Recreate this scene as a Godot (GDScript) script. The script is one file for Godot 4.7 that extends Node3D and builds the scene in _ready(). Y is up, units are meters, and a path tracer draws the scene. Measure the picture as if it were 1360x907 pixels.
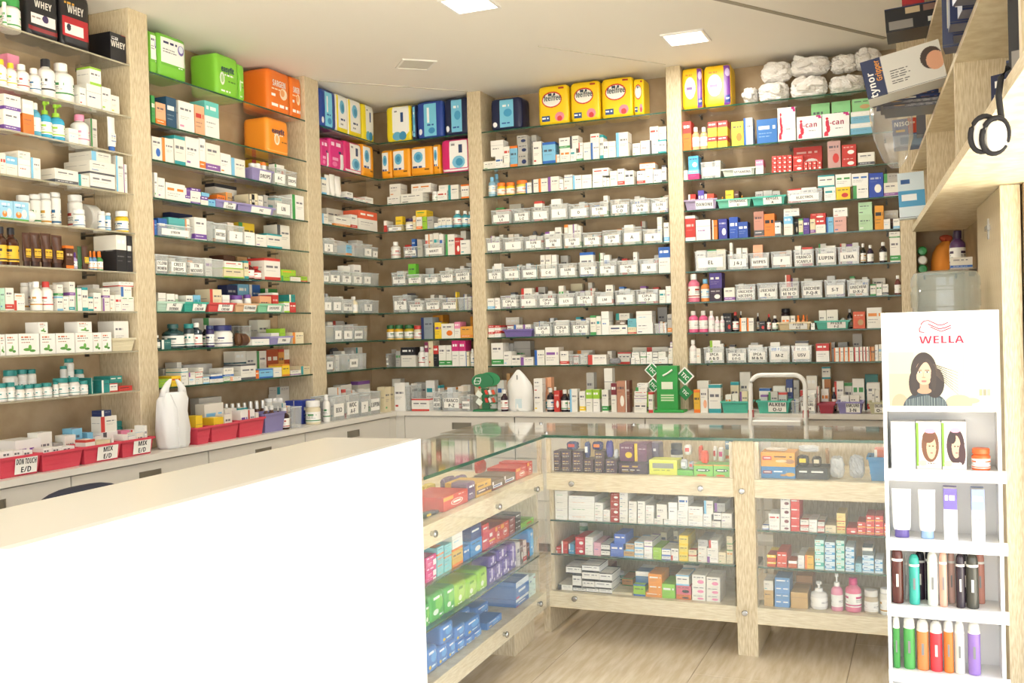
extends Node3D
# A small pharmacy: glass shelves on two walls, an L-shaped glass counter, a white cash desk, a cosmetics stand and a loft cupboard.
# World: back shelf fronts lie on z = 0, the side wall's shelf fronts on x = 0, the floor on y = 0, metres.

const FOCAL := 1332.3
const CAM := Vector3(3.547, 1.45, 6.1985)
const YAW := 22.4924
const PITCH := -0.72105
const ROLL := -1.57262
const SHELF := [2.781, 2.528, 2.345, 2.155, 1.966, 1.775, 1.585, 1.395, 1.203]
const WORK := 0.91          # top of the wall cabinets
const CEIL := 3.06
const ORD := ["first", "second", "third", "fourth", "fifth", "sixth", "seventh", "eighth", "ninth", "tenth", "eleventh", "twelfth", "thirteenth", "fourteenth", "fifteenth", "sixteenth", "seventeenth", "eighteenth", "nineteenth", "twentieth", "twenty-first", "twenty-second", "twenty-third", "twenty-fourth", "twenty-fifth", "twenty-sixth", "twenty-seventh", "twenty-eighth", "twenty-ninth", "thirtieth", "thirty-first", "thirty-second", "thirty-third", "thirty-fourth", "thirty-fifth", "thirty-sixth", "thirty-seventh", "thirty-eighth", "thirty-ninth", "fortieth"]

var cam_basis: Basis
var used := {}
var mats := {}
var meshes := {}
var rng := RandomNumberGenerator.new()
var font: SystemFont
var font_bold: SystemFont
var M := {}

func _ready():
	rng.seed = 7
	camera_and_light()
	fonts_and_materials()
	room()
	pillars_and_shelves()
	wall_cabinets()
	glass_counter()
	cash_desk()
	loft()
	wall_goods()
	counter_goods()
	stand_goods()
	special_goods()
	write_labels()
	finish_art()

func camera_and_light():
	var y := deg_to_rad(YAW)
	var p := deg_to_rad(PITCH)
	var r := deg_to_rad(ROLL)
	var bx := Vector3(cos(y), 0, -sin(y))
	var bz := Vector3(sin(y), 0, cos(y))
	var up := Vector3.UP * cos(p) + bz * sin(p)
	var zz := Vector3.UP * -sin(p) + bz * cos(p)
	var right := bx * cos(r) + up * sin(r)
	var top := bx * -sin(r) + up * cos(r)
	cam_basis = Basis(right, top, zz)
	var c := Camera3D.new()
	c.name = "camera"
	c.transform = Transform3D(cam_basis, CAM)
	c.fov = rad_to_deg(2.0 * atan(453.5 / FOCAL))
	c.near = 0.02
	add_child(c)
	c.current = true
	var e := Environment.new()
	var sky := Sky.new()
	var sm := ProceduralSkyMaterial.new()
	sm.sky_top_color = Color(0.86, 0.92, 1.0)
	sm.sky_horizon_color = Color(1.0, 1.0, 1.0)
	sm.ground_bottom_color = Color(0.62, 0.6, 0.57)
	sm.ground_horizon_color = Color(0.75, 0.73, 0.7)
	sm.sky_energy_multiplier = 1.45
	sm.ground_energy_multiplier = 1.6
	sky.sky_material = sm
	e.background_mode = Environment.BG_SKY
	e.sky = sky
	e.ambient_light_source = Environment.AMBIENT_SOURCE_DISABLED
	e.tonemap_mode = Environment.TONE_MAPPER_LINEAR
	e.tonemap_exposure = 1.58
	e.sdfgi_enabled = true
	e.ssao_enabled = true
	e.ssil_enabled = true
	var sun := DirectionalLight3D.new()   # over the roof from behind the shop: it lights the street, not the room
	sun.name = "sun"
	sun.look_at_from_position(Vector3(0, 10, -6), Vector3.ZERO, Vector3.UP)
	sun.light_energy = 13.0
	sun.light_angular_distance = 0.5
	sun.light_color = Color(1.0, 0.985, 0.95)
	sun.shadow_enabled = true
	add_child(sun)
	var we := WorldEnvironment.new()
	we.name = "environment"
	we.environment = e
	add_child(we)

# ---------------------------------------------------------------- pixels to places
func ray(u: float, v: float) -> Vector3:
	return cam_basis * Vector3((u - 680.0) / FOCAL, -(v - 453.5) / FOCAL, -1.0)

func on_plane(u: float, v: float, o: Vector3, n: Vector3) -> Vector3:
	var d := ray(u, v)
	return CAM + d * ((o - CAM).dot(n) / d.dot(n))

# ---------------------------------------------------------------- names, nodes
func numbered(called: String) -> String:
	var n: int = used.get(called, 0)
	used[called] = n + 1
	return called if n == 0 else "%s_%03d" % [called, n]

func tag(o: Node, label: String, category: String, group := ""):
	o.set_meta("label", label)
	o.set_meta("category", category)
	if group != "":
		o.set_meta("group", group)

func thing(called: String, label: String, category: String, t := Transform3D.IDENTITY, group := "") -> Node3D:
	var o := Node3D.new()
	o.name = numbered(called)
	o.transform = t
	add_child(o)
	tag(o, label, category, group)
	return o

func part(called: String, mesh: Mesh, m: Material, parent: Node, at := Vector3.ZERO, basis := Basis.IDENTITY) -> MeshInstance3D:
	var o := MeshInstance3D.new()
	o.name = called
	o.mesh = mesh
	o.material_override = m
	o.transform = Transform3D(basis, at)
	parent.add_child(o, true)
	return o

func solo(called: String, mesh: Mesh, m: Material, t: Transform3D, label := "", category := "", group := "") -> MeshInstance3D:
	var o := MeshInstance3D.new()
	o.name = numbered(called)
	o.mesh = mesh
	o.material_override = m
	o.transform = t
	add_child(o)
	if label != "":
		tag(o, label, category, group)
	return o

func structure(called: String, mesh: Mesh, m: Material, at := Vector3.ZERO, basis := Basis.IDENTITY) -> MeshInstance3D:
	var o := solo(called, mesh, m, Transform3D(basis, at))
	o.set_meta("kind", "structure")
	return o

# ---------------------------------------------------------------- meshes
func quad(st: SurfaceTool, a: Vector3, b: Vector3, c: Vector3, d: Vector3, ua := Rect2(0, 0, 1, 1)):
	# a b c d run clockwise seen from outside, starting top left
	var n := (d - a).cross(b - a).normalized()
	var uv := [ua.position, ua.position + Vector2(ua.size.x, 0), ua.position + ua.size, ua.position + Vector2(0, ua.size.y)]
	var p := [a, b, c, d]
	for k in [0, 1, 2, 0, 2, 3]:
		st.set_normal(n)
		st.set_uv(uv[k])
		st.add_vertex(p[k])

func add_box(st: SurfaceTool, lo: Vector3, hi: Vector3, f := Rect2(0, 0, 1, 1), s := Rect2(0, 0, 1, 1)):
	var a := lo
	var b := hi
	quad(st, Vector3(a.x, b.y, b.z), Vector3(b.x, b.y, b.z), Vector3(b.x, a.y, b.z), Vector3(a.x, a.y, b.z), f)
	quad(st, Vector3(b.x, b.y, a.z), Vector3(a.x, b.y, a.z), Vector3(a.x, a.y, a.z), Vector3(b.x, a.y, a.z), f)
	quad(st, Vector3(b.x, b.y, b.z), Vector3(b.x, b.y, a.z), Vector3(b.x, a.y, a.z), Vector3(b.x, a.y, b.z), s)
	quad(st, Vector3(a.x, b.y, a.z), Vector3(a.x, b.y, b.z), Vector3(a.x, a.y, b.z), Vector3(a.x, a.y, a.z), s)
	quad(st, Vector3(a.x, b.y, a.z), Vector3(b.x, b.y, a.z), Vector3(b.x, b.y, b.z), Vector3(a.x, b.y, b.z), s)
	quad(st, Vector3(a.x, a.y, b.z), Vector3(b.x, a.y, b.z), Vector3(b.x, a.y, a.z), Vector3(a.x, a.y, a.z), s)

func start() -> SurfaceTool:
	var st := SurfaceTool.new()
	st.begin(Mesh.PRIMITIVE_TRIANGLES)
	return st

func box(lo: Vector3, hi: Vector3) -> Mesh:
	var st := start()
	add_box(st, lo, hi)
	return st.commit()

# a box with chamfered edges, centred on its base
func soft_box(w: float, h: float, d: float, c: float) -> Mesh:
	var key := "soft %.4f %.4f %.4f %.4f" % [w, h, d, c]
	if meshes.has(key):
		return meshes[key]
	var st := start()
	var X := w / 2
	var Z := d / 2
	# rings of an eight-sided outline: chamfered vertical edges, chamfered top and bottom
	var ring := func(inset: float, y: float) -> Array:
		var x := X - inset
		var z := Z - inset
		var k: float = max(c - inset, 0.0) if inset > 0.0 else c
		k = max(k, c * 0.4)
		return [Vector3(-x + k, y, z), Vector3(x - k, y, z), Vector3(x, y, z - k), Vector3(x, y, -z + k), Vector3(x - k, y, -z), Vector3(-x + k, y, -z), Vector3(-x, y, -z + k), Vector3(-x, y, z - k)]
	var rings := [ring.call(c, 0.0), ring.call(0.0, c), ring.call(0.0, h - c), ring.call(c, h)]
	for r in 3:
		for k in 8:
			var a: Vector3 = rings[r + 1][k]
			var b: Vector3 = rings[r + 1][(k + 1) % 8]
			quad(st, a, b, rings[r][(k + 1) % 8], rings[r][k])
	for k in range(1, 7):
		for v in [rings[3][0], rings[3][k + 1], rings[3][k]]:
			st.set_normal(Vector3.UP)
			st.set_uv(Vector2(0.5, 0.5))
			st.add_vertex(v)
		for v in [rings[0][0], rings[0][k], rings[0][k + 1]]:
			st.set_normal(Vector3.DOWN)
			st.set_uv(Vector2(0.5, 0.5))
			st.add_vertex(v)
	meshes[key] = st.commit()
	return meshes[key]

# turned shape: profile points are (radius, height) from the bottom up
func lathe(profile: Array, seg := 20, flat := 1.0) -> Mesh:
	var key := "lathe %d %.3f " % [seg, flat]
	for p in profile:
		key += "%.4f,%.4f;" % [p.x, p.y]
	if meshes.has(key):
		return meshes[key]
	var st := start()
	for i in profile.size() - 1:
		var p: Vector2 = profile[i]
		var q: Vector2 = profile[i + 1]
		var t := (q - p)
		if t.length() < 1e-6:
			continue
		var n2 := Vector2(t.y, -t.x).normalized()
		for k in seg:
			var a0 := TAU * k / seg
			var a1 := TAU * (k + 1) / seg
			var v := []
			var nn := []
			for w in [[q, a0], [q, a1], [p, a1], [p, a0]]:
				v.append(Vector3(w[0].x * sin(w[1]), w[0].y, w[0].x * cos(w[1]) * flat))
				nn.append(Vector3(n2.x * sin(w[1]), n2.y, n2.x * cos(w[1]) / flat).normalized())
			var order := [0, 1, 2, 0, 2, 3]
			if p.x < 1e-5:
				order = [0, 1, 2]
			elif q.x < 1e-5:
				order = [0, 2, 3]
			for o in order:
				st.set_normal(nn[o])
				st.set_uv(Vector2(float(k) / seg, v[o].y))
				st.add_vertex(v[o])
	meshes[key] = st.commit()
	return meshes[key]

func tube(points: Array, radius: float, seg := 8) -> Mesh:
	var st := start()
	var rings := []
	for i in points.size():
		var d: Vector3 = (points[min(i + 1, points.size() - 1)] - points[max(i - 1, 0)]).normalized()
		var s := d.cross(Vector3.UP if abs(d.y) < 0.9 else Vector3.RIGHT).normalized()
		var t := s.cross(d).normalized()
		var ring := []
		for k in seg:
			ring.append([points[i] + (s * cos(TAU * k / seg) + t * sin(TAU * k / seg)) * radius, s * cos(TAU * k / seg) + t * sin(TAU * k / seg)])
		rings.append(ring)
	for i in rings.size() - 1:
		for k in seg:
			var a = rings[i][k]
			var b = rings[i][(k + 1) % seg]
			var c = rings[i + 1][(k + 1) % seg]
			var d = rings[i + 1][k]
			for v in [a, b, c, a, c, d]:
				st.set_normal(v[1])
				st.add_vertex(v[0])
	for e in [0, rings.size() - 1]:
		for k in range(1, seg - 1):
			var tri := [rings[e][0], rings[e][k], rings[e][k + 1]]
			if e != 0:
				tri = [tri[0], tri[2], tri[1]]
			for v in tri:
				st.set_normal((points[e] - points[1 if e == 0 else e - 1]).normalized())
				st.add_vertex(v[0])
	return st.commit()

# a stuffed, rounded bag: a cube grid pulled to a rounded box, with creases. Base centre at the origin, front at +z
func pillow(w: float, h: float, d: float, n: int, power: float, crease: float, seed_no: int, f := Rect2(0, 0, 1, 1), s := Rect2(0, 0, 1, 1), taper := 0.0) -> Mesh:
	var st := start()
	var noise := FastNoiseLite.new()
	noise.seed = seed_no
	noise.frequency = 1.0
	var faces := [[Vector3(0, 0, 1), Vector3(1, 0, 0), Vector3(0, 1, 0)], [Vector3(0, 0, -1), Vector3(-1, 0, 0), Vector3(0, 1, 0)], [Vector3(1, 0, 0), Vector3(0, 0, -1), Vector3(0, 1, 0)], [Vector3(-1, 0, 0), Vector3(0, 0, 1), Vector3(0, 1, 0)], [Vector3(0, 1, 0), Vector3(1, 0, 0), Vector3(0, 0, -1)], [Vector3(0, -1, 0), Vector3(1, 0, 0), Vector3(0, 0, 1)]]
	var half := Vector3(w / 2, h / 2, d / 2)
	var put := func(p: Vector3) -> Vector3:
		var q := Vector3(abs(p.x), abs(p.y), abs(p.z))
		var len := pow(pow(q.x, power) + pow(q.y, power) + pow(q.z, power), 1.0 / power)
		var r := p / len
		r *= 1.0 - crease * (0.5 + 0.5 * noise.get_noise_3d(r.x * 3.0, r.y * 3.0, r.z * 3.0)) - crease * 0.9 * (1.0 - abs(noise.get_noise_3d(r.x * 2.1 + 9.0, r.y * 2.1, r.z * 2.1))) * 0.6
		if taper > 0.0:
			var k := 1.0 - taper * clampf((r.y + 0.2) / 1.2, 0.0, 1.0)
			r.x *= k
			r.z *= k
		r.y = max(r.y, -0.97)
		return Vector3(r.x * half.x, (r.y + 0.97) * half.y, r.z * half.z)
	for fi in 6:
		var fc = faces[fi]
		var grid := []
		for j in n + 1:
			var line := []
			for i in n + 1:
				line.append(put.call(fc[0] + fc[1] * (2.0 * i / n - 1.0) + fc[2] * (1.0 - 2.0 * j / n)))
			grid.append(line)
		var uv: Rect2 = f if fi < 2 else s
		for j in n:
			for i in n:
				var c := [[j, i], [j, i + 1], [j + 1, i + 1], [j + 1, i]]
				for k in [0, 1, 2, 0, 2, 3]:
					var g = c[k]
					st.set_smooth_group(0)
					st.set_uv(uv.position + uv.size * Vector2(float(g[1]) / n, float(g[0]) / n))
					st.add_vertex(grid[g[0]][g[1]])
	st.generate_normals()
	return st.commit()

# flat upright outline (x, y) given clockwise-agnostic, extruded along z from 0 to -d
func slab(outline: Array, d: float) -> Mesh:
	var st := start()
	var pts := PackedVector2Array(outline)
	if not Geometry2D.is_polygon_clockwise(pts):
		pts.reverse()
	var tri := Geometry2D.triangulate_polygon(pts)
	var lo := pts[0]
	var hi := pts[0]
	for p in pts:
		lo = lo.min(p)
		hi = hi.max(p)
	for side in 2:
		for i in range(0, tri.size(), 3):
			var t := [pts[tri[i]], pts[tri[i + 1]], pts[tri[i + 2]]]
			var turn: float = (t[1] - t[0]).cross(t[2] - t[0])
			if (turn > 0) == (side == 0):
				t = [t[0], t[2], t[1]]
			for p in t:
				st.set_normal(Vector3(0, 0, 1 if side == 0 else -1))
				st.set_uv(Vector2((p.x - lo.x) / (hi.x - lo.x), 1.0 - (p.y - lo.y) / (hi.y - lo.y)))
				st.add_vertex(Vector3(p.x, p.y, 0.0 if side == 0 else -d))
	for i in pts.size():
		var p := pts[i]
		var q := pts[(i + 1) % pts.size()]
		quad(st, Vector3(q.x, q.y, 0), Vector3(q.x, q.y, -d), Vector3(p.x, p.y, -d), Vector3(p.x, p.y, 0))
	return st.commit()

func lettering(text: String, height: float, m: Material, parent: Node, at: Vector3, basis := Basis.IDENTITY, bold := false, called := "lettering", most := 0.0) -> MeshInstance3D:
	var key := "text %s %.4f %s %.3f" % [text, height, bold, most]
	if not meshes.has(key):
		var t := TextMesh.new()
		t.font = font_bold if bold else font
		t.text = text
		t.font_size = 20
		t.pixel_size = height / 14.5
		t.depth = 0.0004
		t.curve_step = 3.0
		meshes[key] = t
	var o := part(called, meshes[key], m, parent, at, basis)
	if most > 0.0:
		var wide: float = meshes[key].get_aabb().size.x
		if wide > most:
			o.transform.basis = basis * Basis.from_scale(Vector3(most / wide, 1, 1))
	return o

# ---------------------------------------------------------------- materials
func paint(hex: String, rough := 0.6, metal := 0.0) -> StandardMaterial3D:
	var key := "%s %.2f %.2f" % [hex, rough, metal]
	if not mats.has(key):
		var m := StandardMaterial3D.new()
		m.albedo_color = col(hex)
		m.roughness = rough
		m.metallic = metal
		mats[key] = m
	return mats[key]

func clear(hex: String, alpha: float, rough := 0.05) -> StandardMaterial3D:
	var key := "clear %s %.2f %.2f" % [hex, alpha, rough]
	if not mats.has(key):
		var m := StandardMaterial3D.new()
		var c := col(hex)
		m.albedo_color = Color(c.r, c.g, c.b, alpha)
		m.transparency = BaseMaterial3D.TRANSPARENCY_ALPHA
		m.roughness = rough
		mats[key] = m
	return mats[key]

func col(hex: String) -> Color:
	return Color.html(hex)

func grained(light: String, dark: String, scale: Vector3, freq: float, rough: float, seed_no: int) -> StandardMaterial3D:
	var m := StandardMaterial3D.new()
	var n := FastNoiseLite.new()
	n.seed = seed_no
	n.frequency = freq
	n.fractal_octaves = 5
	var t := NoiseTexture2D.new()
	t.width = 512
	t.height = 512
	t.seamless = true
	t.noise = n
	var g := Gradient.new()
	g.set_color(0, col(dark))
	g.set_color(1, col(light))
	g.set_offset(0, 0.2)
	g.set_offset(1, 0.8)
	t.color_ramp = g
	m.albedo_texture = t
	m.uv1_triplanar = true
	m.uv1_world_triplanar = true
	m.uv1_scale = scale
	m.roughness = rough
	return m

func fonts_and_materials():
	font = SystemFont.new()
	font.font_names = PackedStringArray(["Droid Sans"])
	font_bold = SystemFont.new()
	font_bold.font_names = PackedStringArray(["Droid Sans"])
	font_bold.font_weight = 700
	start_art()
	M.wood_up = grained("dfd1b3", "c3b08c", Vector3(14, 1.6, 14), 0.02, 0.45, 3)
	M.wood_flat = grained("e6d9ba", "d2c09a", Vector3(1.3, 12, 1.3), 0.02, 0.4, 4)
	M.wall = grained("bfa887", "ad9573", Vector3(0.8, 0.8, 0.8), 0.01, 0.6, 5)
	M.cabinet = paint("d8d4ca", 0.35)
	M.worktop = paint("e2ded4", 0.3)
	M.ceiling = paint("f6f1e6", 0.7)
	M.tile = grained("e0d2ba", "cdbb9c", Vector3(2.4, 1, 0.3), 0.02, 0.25, 6)
	M.grout = paint("a8977c", 0.8)
	M.white = paint("f4f3ee", 0.35)
	M.steel = paint("b9b9b6", 0.25, 0.9)
	M.dark_steel = paint("54524c", 0.4, 0.7)
	M.glass = clear("e9f5ee", 0.06)
	M.front_glass = clear("eaf4ee", 0.05)
	M.front_glass.metallic_specular = 0.35
	M.pale_edge = clear("c9c2a8", 0.55, 0.1)
	M.bin = clear("e3e8e6", 0.2, 0.12)
	M.glass_edge = clear("1d5a45", 0.85, 0.1)
	M.ink = paint("22242a", 0.7)
	M.card = paint("f6f4ec", 0.6)

# ---------------------------------------------------------------- the room
func room():
	structure("wall_side", box(Vector3(-0.42, 0, -0.42), Vector3(-0.255, 3.2, 7.5)), M.wall)
	structure("wall_back", box(Vector3(-0.255, 0, -0.42), Vector3(4.6, 3.2, -0.255)), M.wall)
	var turn := Basis(Vector3.UP, atan(0.06))
	# the side wall is open to the street under the loft, from the tall panel to the shop front
	structure("wall_right", box(Vector3(0, 0, 0), Vector3(0.15, CEIL, 2.3)), M.wall, Vector3(3.75, 0, -0.255), turn)
	structure("wall_right_lintel", box(Vector3(0, 1.942, 2.3), Vector3(0.15, CEIL, 7.75)), M.wall, Vector3(3.75, 0, -0.255), turn)
	structure("ceiling", box(Vector3(-0.255, CEIL, -0.255), Vector3(4.6, 3.2, 7.5)), M.ceiling)
	structure("wall_front", box(Vector3(-0.255, 2.85, 7.35), Vector3(4.6, CEIL, 7.5)), M.wall)
	structure("wall_front_pier", box(Vector3(-0.255, 0, 7.35), Vector3(0.1, 2.85, 7.5)), M.wall)
	# floor tiles with joints
	var f := Node3D.new()
	f.name = "floor"
	f.set_meta("kind", "structure")
	add_child(f)
	part("screed", box(Vector3(-0.42, -0.12, -0.42), Vector3(4.6, -0.0025, 7.5)), M.grout, f)
	var tw := 0.6
	var tl := 1.2
	var tile := soft_box(tw - 0.003, 0.0025, tl - 0.003, 0.0008)
	for i in 8:
		for j in 7:
			var t := part("tile", tile, M.tile, f, Vector3(-0.1 + tw * i + 0.02, -0.0025, 0.2 + tl * j + (0.6 if i % 2 else 0.0) - 0.5))
			t.rotation.y = 0.0
	structure("pavement_side", box(Vector3(4.6, -0.15, -4), Vector3(14, -0.02, 7.499)), paint("a9a59c", 0.85))
	structure("pavement", box(Vector3(-8, -0.15, 7.5), Vector3(14, -0.02, 20)), paint("a9a59c", 0.85))
	# ceiling seams: thin shadow-gap strips running at an angle
	seam("trim_1", Vector2(0.012, 0.742), Vector2(0.718, 0.028), 0.012)
	seam("trim_2", Vector2(2.087, 0.07), Vector2(1.53, 0.814), 0.006)
	seam("trim_3", Vector2(2.50, 1.35), Vector2(3.36, 0.02), 0.03, "a39a88")
	lamp(Vector3(1.50, CEIL, 1.68), 0.0)
	lamp(Vector3(2.33, CEIL, 0.585), 0.0)
	var off := thing("ceiling_panel_light", "unlit square ceiling panel in the corner, with a thin white frame", "ceiling light", Transform3D(Basis(Vector3.UP, deg_to_rad(41)), Vector3(0.735, CEIL, 0.8)))
	square_frame(off, 0.21, 0.014, 0.008, paint("f3f0e8", 0.4))
	part("diffuser", box(Vector3(-0.092, -0.005, -0.092), Vector3(0.092, 0, 0.092)), paint("dcd8cc", 0.5), off)

func seam(called: String, a: Vector2, b: Vector2, w: float, hex := "cfc8b8"):
	var d := (b - a)
	var o := structure(called, box(Vector3(-w / 2, -0.004, 0), Vector3(w / 2, 0, d.length())), paint(hex, 0.7), Vector3(a.x, CEIL, a.y), Basis(Vector3.UP, atan2(d.x, d.y)))
	return o

func square_frame(parent: Node, size: float, w: float, h: float, m: Material):
	var s := size / 2
	var st := start()
	add_box(st, Vector3(-s, -h, -s), Vector3(s, 0, -s + w))
	add_box(st, Vector3(-s, -h, s - w), Vector3(s, 0, s))
	add_box(st, Vector3(-s, -h, -s + w), Vector3(-s + w, 0, s - w))
	add_box(st, Vector3(s - w, -h, -s + w), Vector3(s, 0, s - w))
	part("frame", st.commit(), m, parent)

var lamp_places := {Vector2(1.5, 1.68): "above the glass counter's inner side", Vector2(2.33, 0.585): "in front of the post between the yellow packs"}
func lamp(at: Vector3, turn: float):
	var where: String = lamp_places[Vector2(at.x, at.z)]
	var o := thing("ceiling_light", "bright square ceiling light " + where, "ceiling light", Transform3D(Basis(Vector3.UP, turn), at))
	square_frame(o, 0.24, 0.015, 0.01, paint("f5f3ee", 0.4))
	var glow := StandardMaterial3D.new()
	glow.albedo_color = Color(1, 1, 1)
	glow.emission_enabled = true
	glow.emission = Color(1.0, 0.98, 0.93)
	glow.emission_energy_multiplier = 3.0
	part("diffuser", box(Vector3(-0.105, -0.006, -0.105), Vector3(0.105, 0, 0.105)), glow, o)
	var l := AreaLight3D.new()
	l.name = "light"
	l.area_size = Vector2(0.2, 0.2)
	l.light_energy = 1.25
	l.light_color = Color(1.0, 0.98, 0.94)
	l.shadow_enabled = true
	l.area_range = 12.0
	l.position = Vector3(0, -0.009, 0)
	l.rotation.x = -PI / 2
	o.add_child(l)

# ---------------------------------------------------------------- wall units
func pillars_and_shelves():
	for p in [["between the whey tub bay and the orange pack bay", Vector3(-0.255, WORK, 2.25), Vector3(0, CEIL, 2.38)],
		["between the orange pack bay and the corner bay", Vector3(-0.255, WORK, 0.736), Vector3(0, CEIL, 0.892)],
		["between the corner bay and the yellow pack bay", Vector3(0.696, WORK, -0.255), Vector3(0.798, CEIL, 0)],
		["between the yellow pack bay and the white bundles", Vector3(2.068, WORK, -0.255), Vector3(2.162, CEIL, 0)],
		["at the end of the back wall beside the loft cupboard", Vector3(3.415, WORK, -0.255), Vector3(3.5, CEIL, 0)],
		["at the open end of the whey tub bay", Vector3(-0.255, WORK, 3.85), Vector3(0, CEIL, 3.98)]]:
		var c: Vector3 = (p[1] + p[2]) / 2
		var s: Vector3 = p[2] - p[1]
		solo("shelf_post", soft_box(s.x - 0.001, s.y, s.z, 0.003), M.wood_up, Transform3D(Basis.IDENTITY, Vector3(c.x, p[1].y, c.z)), "beige wood-grain shelf post " + p[0], "post")
	for i in 9:
		var y: float = SHELF[i]
		var no: String = ORD[i]
		shelf("bay with the whey tubs", no, Vector3(0, y, 3.848), Vector3(0, 0, -1), 1.466, i == 0)
		shelf("bay below the orange packs", no, Vector3(0, y, 2.248), Vector3(0, 0, -1), 1.354)
		shelf("side corner bay", no, Vector3(0, y, 0.734), Vector3(0, 0, -1), 0.734)
		shelf("rear corner bay", no, Vector3(-0.25, y, 0), Vector3(1, 0, 0), 0.944)
		shelf("bay below the yellow packs", no, Vector3(0.8, y, 0), Vector3(1, 0, 0), 1.266)
		shelf("bay below the white bundles", no, Vector3(2.164, y, 0), Vector3(1, 0, 0), 1.249)

func shelf(bay: String, no: String, at: Vector3, along: Vector3, length: float, wooden := false):
	var out := along.cross(Vector3.UP)
	var o := thing("glass_shelf", "%s glass shelf from the ceiling, %s" % [no, bay], "shelf", Transform3D(Basis(along, Vector3.UP, out), at), "wall shelves of green-edged glass")
	part("pane", box(Vector3(0, -0.007, -0.25), Vector3(length, 0, -0.0015)), M.glass, o)
	part("front_edge", box(Vector3(0, -0.0075, -0.0015), Vector3(length, 0.0003, 0)), M.pale_edge if bay.contains("whey") else M.glass_edge, o)
	for k in ([0.06, 0.5, 0.94] if length > 1.0 else [0.12, 0.88]):
		var x: float = length * k
		part("bracket", box(Vector3(x - 0.005, -0.024, -0.252), Vector3(x + 0.005, -0.0075, -0.232)), M.dark_steel, o)
		part("bracket_arm", box(Vector3(x - 0.003, -0.0115, -0.232), Vector3(x + 0.003, -0.0075, -0.175)), M.dark_steel, o)

func wall_cabinets():
	# one L-shaped worktop
	var st := start()
	add_box(st, Vector3(-0.253, WORK - 0.028, 0.2), Vector3(0.2, WORK, 4.4))
	add_box(st, Vector3(-0.253, WORK - 0.028, -0.253), Vector3(3.7, WORK, 0.2))
	solo("worktop", st.commit(), M.worktop, Transform3D.IDENTITY, "long off-white worktop running round the corner below the wall shelves", "worktop")
	var corner := thing("corner_filler", "narrow cream filler panels in the corner between the two cabinet rows", "panel")
	part("panel", box(Vector3(-0.25, 0.0, 0.166), Vector3(0.249, WORK - 0.029, 0.183)), M.cabinet, corner)
	part("panel", box(Vector3(0.166, 0.0, 0.184), Vector3(0.183, WORK - 0.029, 0.269)), M.cabinet, corner)
	var z := [0.27, 1.27, 2.12, 3.0, 3.85, 4.4]
	for i in 5:
		cabinet(Vector3(0.185, 0, z[i + 1] - 0.002), Vector3(0, 0, -1), z[i + 1] - z[i] - 0.004, "%s cream drawer cabinet from the room corner, along the side wall" % ORD[i])
	var x := [0.25, 1.06, 1.93, 2.8, 3.66]
	for i in 4:
		cabinet(Vector3(x[i] + 0.002, 0, 0.185), Vector3(1, 0, 0), x[i + 1] - x[i] - 0.004, "%s cream drawer cabinet from the room corner, along the back wall" % ORD[i])

func cabinet(at: Vector3, along: Vector3, w: float, label: String):
	var out := along.cross(Vector3.UP)
	var o := thing("drawer_cabinet", label, "cabinet", Transform3D(Basis(along, Vector3.UP, out), at), "cream drawer cabinets under the worktop")
	var top := WORK - 0.029
	part("body", box(Vector3(0, 0.06, -0.42), Vector3(w, top, -0.02)), M.cabinet, o)
	part("plinth", box(Vector3(0, 0, -0.4), Vector3(w, 0.06, -0.06)), paint("8d8678", 0.6), o)
	var edges := [0.065, 0.34, 0.61, top - 0.004]
	for k in 3:
		var d := part("drawer", box(Vector3(0.002, edges[k] + 0.002, -0.0195), Vector3(w - 0.002, edges[k + 1] - 0.002, 0)), M.cabinet, o)
		handle(d, Vector3(w * 0.53, edges[k + 1] - 0.062, 0))

func handle(d: Node, at: Vector3):
	var st := start()
	var w := 0.07
	var h := 0.022
	add_box(st, Vector3(-w, h - 0.006, 0), Vector3(w, h, 0.004))
	add_box(st, Vector3(-w, -h, 0), Vector3(w, -h + 0.006, 0.004))
	add_box(st, Vector3(-w, -h + 0.006, 0), Vector3(-w + 0.006, h - 0.006, 0.004))
	add_box(st, Vector3(w - 0.006, -h + 0.006, 0), Vector3(w, h - 0.006, 0.004))
	add_box(st, Vector3(-w + 0.006, -h + 0.006, 0), Vector3(w - 0.006, h - 0.006, 0.001))
	part("recessed_handle", st.commit(), paint("8c877a", 0.35, 0.6), d, at)

# ---------------------------------------------------------------- glass counter
const WING_SLOPE := 0.035
func wing_frame() -> Transform3D:
	var toward := Vector3(WING_SLOPE, 0, 1).normalized()
	return Transform3D(Basis(-toward, Vector3.UP, Vector3.UP.cross(toward)), Vector3(1.87, 0, 1.8))

func stud(parent: Node, at: Vector3):
	part("glass_fixing", lathe([Vector2(0, 0), Vector2(0.009, 0), Vector2(0.009, 0.012), Vector2(0.013, 0.014), Vector2(0.013, 0.02), Vector2(0.01, 0.023), Vector2(0, 0.0235)], 16), M.steel, parent, at, Basis(Vector3.RIGHT, PI / 2))

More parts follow.
